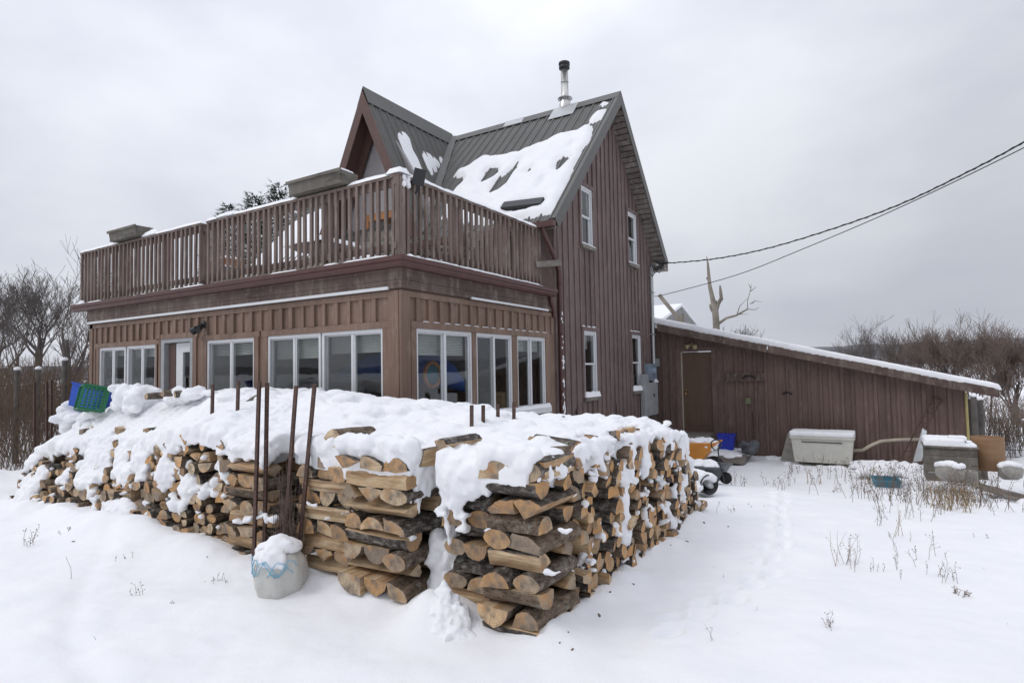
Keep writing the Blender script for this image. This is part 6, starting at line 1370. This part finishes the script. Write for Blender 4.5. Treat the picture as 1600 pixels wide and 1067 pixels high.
def brush(px0, px1, d0, d1, hs, n_, lab, mat, name='dead_brush', rad=.006):
    m = MB()
    for k in range(n_):
        d = U(d0, d1); x, y = at_d(U(px0, px1), d); z = G(x, y) - .05; h_ = U(*hs); p = Vector((x, y, z)); dd = Vector((U(-.35, .35), U(-.35, .35), 1)).normalized(); e_ = p + dd * h_
        mid = p.lerp(e_, .5) + Vector((U(-.1, .1), U(-.1, .1), 0)); m.tube([p, mid, e_], [rad * d / 15, rad * .8 * d / 15, rad * .4 * d / 15], 3, 0, False)
        for q_ in range(4):
            b_ = p.lerp(e_, U(.3, .95)); m.tube([b_, b_ + Vector((U(-.35, .35), U(-.35, .35), U(.05, .45))) * h_ * .45], [rad * .6 * d / 15, rad * .25 * d / 15], 3, 0, False)
    one(name, m, mat, lab, 'brush', None, 'stuff')
brush(-60, 150, 13, 24, (.8, 1.9), 1300, 'tangled rusty brown brush behind the far end of the woodpile', 'weed')
brush(1300, 1680, 20, 34, (.6, 1.4), 800, 'dense reddish brown brush beyond the shed', 'twigr')
brush(1535, 1680, 15.8, 20, (.3, .9), 260, 'low dead stalks along the wire fence', 'weed', 'dead_stalks')
for px, pt, pb, d, lb in ((27, 578, 660, 15, 'leftmost snow capped grey post in the brown brush'), (60, 577, 660, 15, 'middle snow capped grey post in the brown brush'), (101, 563, 650, 14, 'tallest snow capped grey post, nearest the sunroom')):
    x, y = at_d(px, d); zt_ = ztop(px, pt, d); mb = MB(); mb.tube([(x, y, -.2), (x, y, zt_)], [.05, .045], 10); po = one('fence_post', mb, 'postw', lb, 'post', 'snow capped posts in the brush')
    mb = MB(); mb.ell((x, y, zt_ + .02), (.06, .06, .04), 1, .05); obj('snow_cap', mb, 'snow', po)
# dead tree behind the shed
def path(L, Y): return [Vector(atY(px, py, Y)) for px, py in L]
dt_ = empty('dead_tree', atY(1119, 510, 24) * np.array([1, 1, 0]) + np.array([0, 0, -1.5]), 'dead broken tree with two bleached stubs and one live side branch behind the shed', 'tree')
mb = MB(); p = path([(1119, 505), (1117, 480), (1115, 470)], 24); mb.tube([p[0] * 1 + Vector((0, 0, -4.5))] + p, [.15, .13, .12, .11], 9)
mb.tube(path([(1117, 488), (1113, 465), (1109, 447), (1107, 425), (1106, 412), (1104, 401)], 24), [.11, .09, .075, .06, .04, .012], 8)
mb.tube(path([(1117, 490), (1122, 475), (1127, 466), (1126, 456), (1125, 446)], 24), [.10, .08, .07, .06, .03], 8)
mb.tube(path([(1113, 487), (1110, 480), (1109, 475)], 24), [.05, .05, .02], 6); mb.tube(path([(1108, 440), (1104, 434)], 24), [.05, .03], 6); mb.tube(path([(1126, 470), (1130, 467)], 24), [.05, .02], 6)
obj('trunk', mb, 'deadw', dt_); mb = MB()
mb.tube(path([(1121, 507), (1135, 497), (1150, 493), (1168, 483)], 24), [.06, .05, .04, .03], 6)
for L_ in ([(1168, 483), (1168, 470), (1173, 452), (1174, 444)], [(1152, 490), (1156, 478), (1168, 466)], [(1168, 483), (1180, 484), (1186, 480)], [(1172, 475), (1180, 470), (1190, 472)], [(1155, 491), (1170, 491)], [(1173, 455), (1182, 448)], [(1173, 450), (1169, 443)], [(1176, 474), (1180, 469)]): mb.tube(path(L_, 24), [.022] + [.016] * (len(L_) - 2) + [.006], 4)
obj('crown', mb, 'deadw', dt_)
# barn glimpsed behind the shed roof, with leaning poles before it
bb = empty('old_barn', (-9.5, 36, -1.5), 'small piece of a grey barn with a snowy roof seen between house and shed roof', 'barn')
ze = atY(1050, 499, 36)[2]; zr_ = atY(1027, 481, 40)[2]; xr = atY(1036, 490, 36)[0]
mb = MB(); mb.box(xr - 9, xr, 36, 36.15, -2, ze); mb.prism([(xr, 36.151, -2), (xr, 44, -2), (xr, 44, ze), (xr, 40, zr_), (xr, 36.151, ze)], (-.15, 0, 0)); obj('wall', mb, 'barnw', bb)
mb = MB(); mb.hexa([(xr - 9.3, 35.6, ze - .1), (xr + .1, 35.6, ze - .1), (xr + .1, 40, zr_), (xr - 9.3, 40, zr_), (xr - 9.3, 35.6, ze + .08), (xr + .1, 35.6, ze + .08), (xr + .1, 40, zr_ + .18), (xr - 9.3, 40, zr_ + .18)]); mb.hexa([(xr - 9.3, 40, zr_), (xr + .1, 40, zr_), (xr + .1, 44.4, ze - .1), (xr - 9.3, 44.4, ze - .1), (xr - 9.3, 40, zr_ + .18), (xr + .1, 40, zr_ + .18), (xr + .1, 44.4, ze + .08), (xr - 9.3, 44.4, ze + .08)]); obj('roof', mb, 'snow', bb)
for L_, r_, lb in (([(1030, 461), (1062, 500)], .09, 'grey pole leaning across the barn behind the shed roof'), ([(1065, 491), (1066, 503)], .11, 'short grey stub just right of the leaning pole')):
    mb = MB(); p = path(L_, 26); mb.tube([p[0], p[1], p[1] + (p[1] - p[0]) * (3 if L_[0][0] > 1060 else .9)], r_, 8); one('wooden_pole', mb, 'deadw', lb, 'pole')
# evergreens whose tips show over the deck rail
def conifer(px, top, d, wpx, lab):
    x, y = at_d(px, d); z = G(x, y); zt_ = ztop(px, top, d); t = empty('pine_tree', (x, y, z), lab, 'tree', 'evergreens behind the deck'); mb = MB(); mb.tube([(x, y, z), (x, y, zt_ - .4)], [.22, .03], 8); obj('trunk', mb, 'trunk', t)
    m = MB(); H_ = zt_ - z
    for k in range(4200):
        u_ = random.random() ** .75; hz = z + H_ * (.25 + .75 * (1 - u_ * .93)); R_ = (.30 + u_ * 1.9) * wpx; a = U(0, 6.28); rr = R_ * U(.3, 1.0) * (1 + .35 * math.sin(a * 3 + int(hz * 2.5) * 2.1)); c_ = Vector((x + rr * math.cos(a), y + rr * math.sin(a), hz + rr * .12 + U(-.1, .1)))
        for q_ in range(5): v_ = Vector((math.cos(a) + U(-.8, .8), math.sin(a) + U(-.8, .8), U(-.2, .9))) * U(.07, .16); s_ = Vector((-v_.y, v_.x, U(-.05, .05))).normalized() * .02; m.add([c_ - s_, c_ + s_, c_ + v_], [(0, 1, 2)])
    obj('crown', m, 'needle', t, recalc=False)
conifer(435, 292, 24, 1.0, 'dark evergreen whose tip shows left of the long planter box'); conifer(398, 306, 25, 1.0, 'evergreen tip just left of the tallest evergreen over the deck rail'); conifer(356, 322, 26, .8, 'small evergreen tip above the gap in the deck railing')
# ------------------------------------------------------------------ dead weeds in the snow
def weeds(m, px, py, hs, n_, spread, br=3, rad=.0022, z=None):
    Z = 0 if py > 760 else -.2; p = atZ(px, py, Z); p = atZ(px, py, G(p[0], p[1])); d = np.linalg.norm(p - EYE); r = rad * max(.6, d / 7)
    for k in range(n_):
        x, y = p[0] + U(-1, 1) * spread, p[1] + U(-1, 1) * spread; b = Vector((x, y, G(x, y) - .02)); h_ = U(*hs); t = b + Vector((U(-.4, .4) * h_, U(-.4, .4) * h_, h_)); mid = b.lerp(t, .5) + Vector((U(-.1, .1), U(-.1, .1), .05)) * h_
        m.tube([b, mid, t], [r, r * .8, r * .4], 3, 0, False)
        for q_ in range(br):
            s_ = b.lerp(t, U(.3, 1)); e_ = s_ + Vector((U(-.35, .35), U(-.35, .35), U(.05, .35))) * h_ * .6; m.tube([s_, e_], [r * .6, r * .3], 3, 0, False)
            if random.random() < .5: m.ell(tuple(e_), (r * 2.2,) * 3, 0, .3)
mb = MB()
for px, py, h_, n_, s_, br in ((1290, 975, (.05, .12), 7, .05, 4), (1502, 930, (.03, .07), 12, .05, 5), (1322, 885, (.15, .35), 5, .06, 3), (1340, 882, (.1, .2), 4, .05, 3), (1370, 892, (.06, .12), 4, .05, 3), (1430, 870, (.1, .25), 5, .15, 4), (1445, 895, (.08, .2), 8, .2, 4), (1470, 905, (.06, .15), 6, .1, 4), (1412, 812, (.15, .35), 10, .25, 4), (1430, 800, (.15, .4), 10, .3, 4), (1365, 820, (.15, .25), 3, .06, 2), (216, 930, (.05, .14), 4, .03, 5), (110, 905, (.15, .22), 1, .01, 1), (42, 852, (.1, .18), 6, .08, 4), (100, 832, (.04, .08), 3, .06, 3), (150, 1000, (.04, .06), 1, .01, 0), (272, 940, (.03, .05), 2, .03, 1), (1112, 1000, (.08, .14), 2, .02, 1), (345, 892, (.04, .08), 4, .05, 3), (320, 878, (.03, .06), 3, .06, 2), (192, 868, (.04, .08), 3, .06, 2), (1145, 800, (.05, .1), 4, .05, 2), (1120, 800, (.1, .15), 1, .01, 1), (1148, 755, (.12, .22), 14, .15, 3), (1180, 790, (.03, .05), 3, .1, 2), (1570, 850, (.02, .05), 3, .2, 2), (1225, 830, (.02, .04), 2, .2, 1), (1330, 760, (.1, .2), 10, .3, 3), (1260, 735, (.15, .4), 10, .3, 4), (1245, 762, (.15, .3), 6, .3, 4), (1300, 745, (.2, .5), 12, .35, 4), (1220, 745, (.1, .3), 8, .3, 3)):
    weeds(mb, px, py, h_, n_, s_, br)
for k in range(38): weeds(mb, random.gauss(1455, 55), U(742, 790), (.15, .5), 4, .22, 4, .0026)
for k in range(12): weeds(mb, U(1340, 1600), U(745, 800), (.12, .4), 4, .3, 3)
for k in range(14): weeds(mb, U(1100, 1600), U(750, 1000), (.02, .06), 1, .1, 1)
one('dry_weeds', mb, 'weed', 'dead brown weed stalks poking through the snow of the yard', 'weeds', None, 'stuff')
mb = MB()
for px, py, n_ in ((1465, 790, 26), (1495, 795, 30), (1270, 745, 8), (1358, 748, 16), (1415, 840, 5), (1322, 885, 5), (1510, 780, 12)): weeds(mb, px, py, (.12, .34), n_, .12, 1, .0026)
one('straw_grass', mb, 'straw', 'tufts of pale straw grass among the dead weeds near the crate', 'grass', None, 'stuff')
mb = MB()
for k in range(60): x, y = -3.86 + U(-.10, .10), 3.0 + U(-.05, .06); h_ = U(.35, .95); b = Vector((x, y, 0)); t = b + Vector((U(-.1, .1), U(-.08, .05), h_)); mb.tube([b, b.lerp(t, .5) + Vector((U(-.03, .03), U(-.03, .03), 0)), t], [.003, .0026, .0014], 3, 0, False); s_ = b.lerp(t, U(.3, .9)); mb.tube([s_, s_ + Vector((U(-.1, .1), U(-.06, .06), U(.02, .1)))], [.0018, .001], 3, 0, False); s_ = b.lerp(t, U(.3, .9)); mb.tube([s_, s_ + Vector((U(-.1, .1), U(-.06, .06), U(.02, .1)))], [.0018, .001], 3, 0, False)
one('dead_shrub', mb, 'twigr', 'thin reddish dead stalks standing between the white bag and the log column', 'shrub')
#PART5
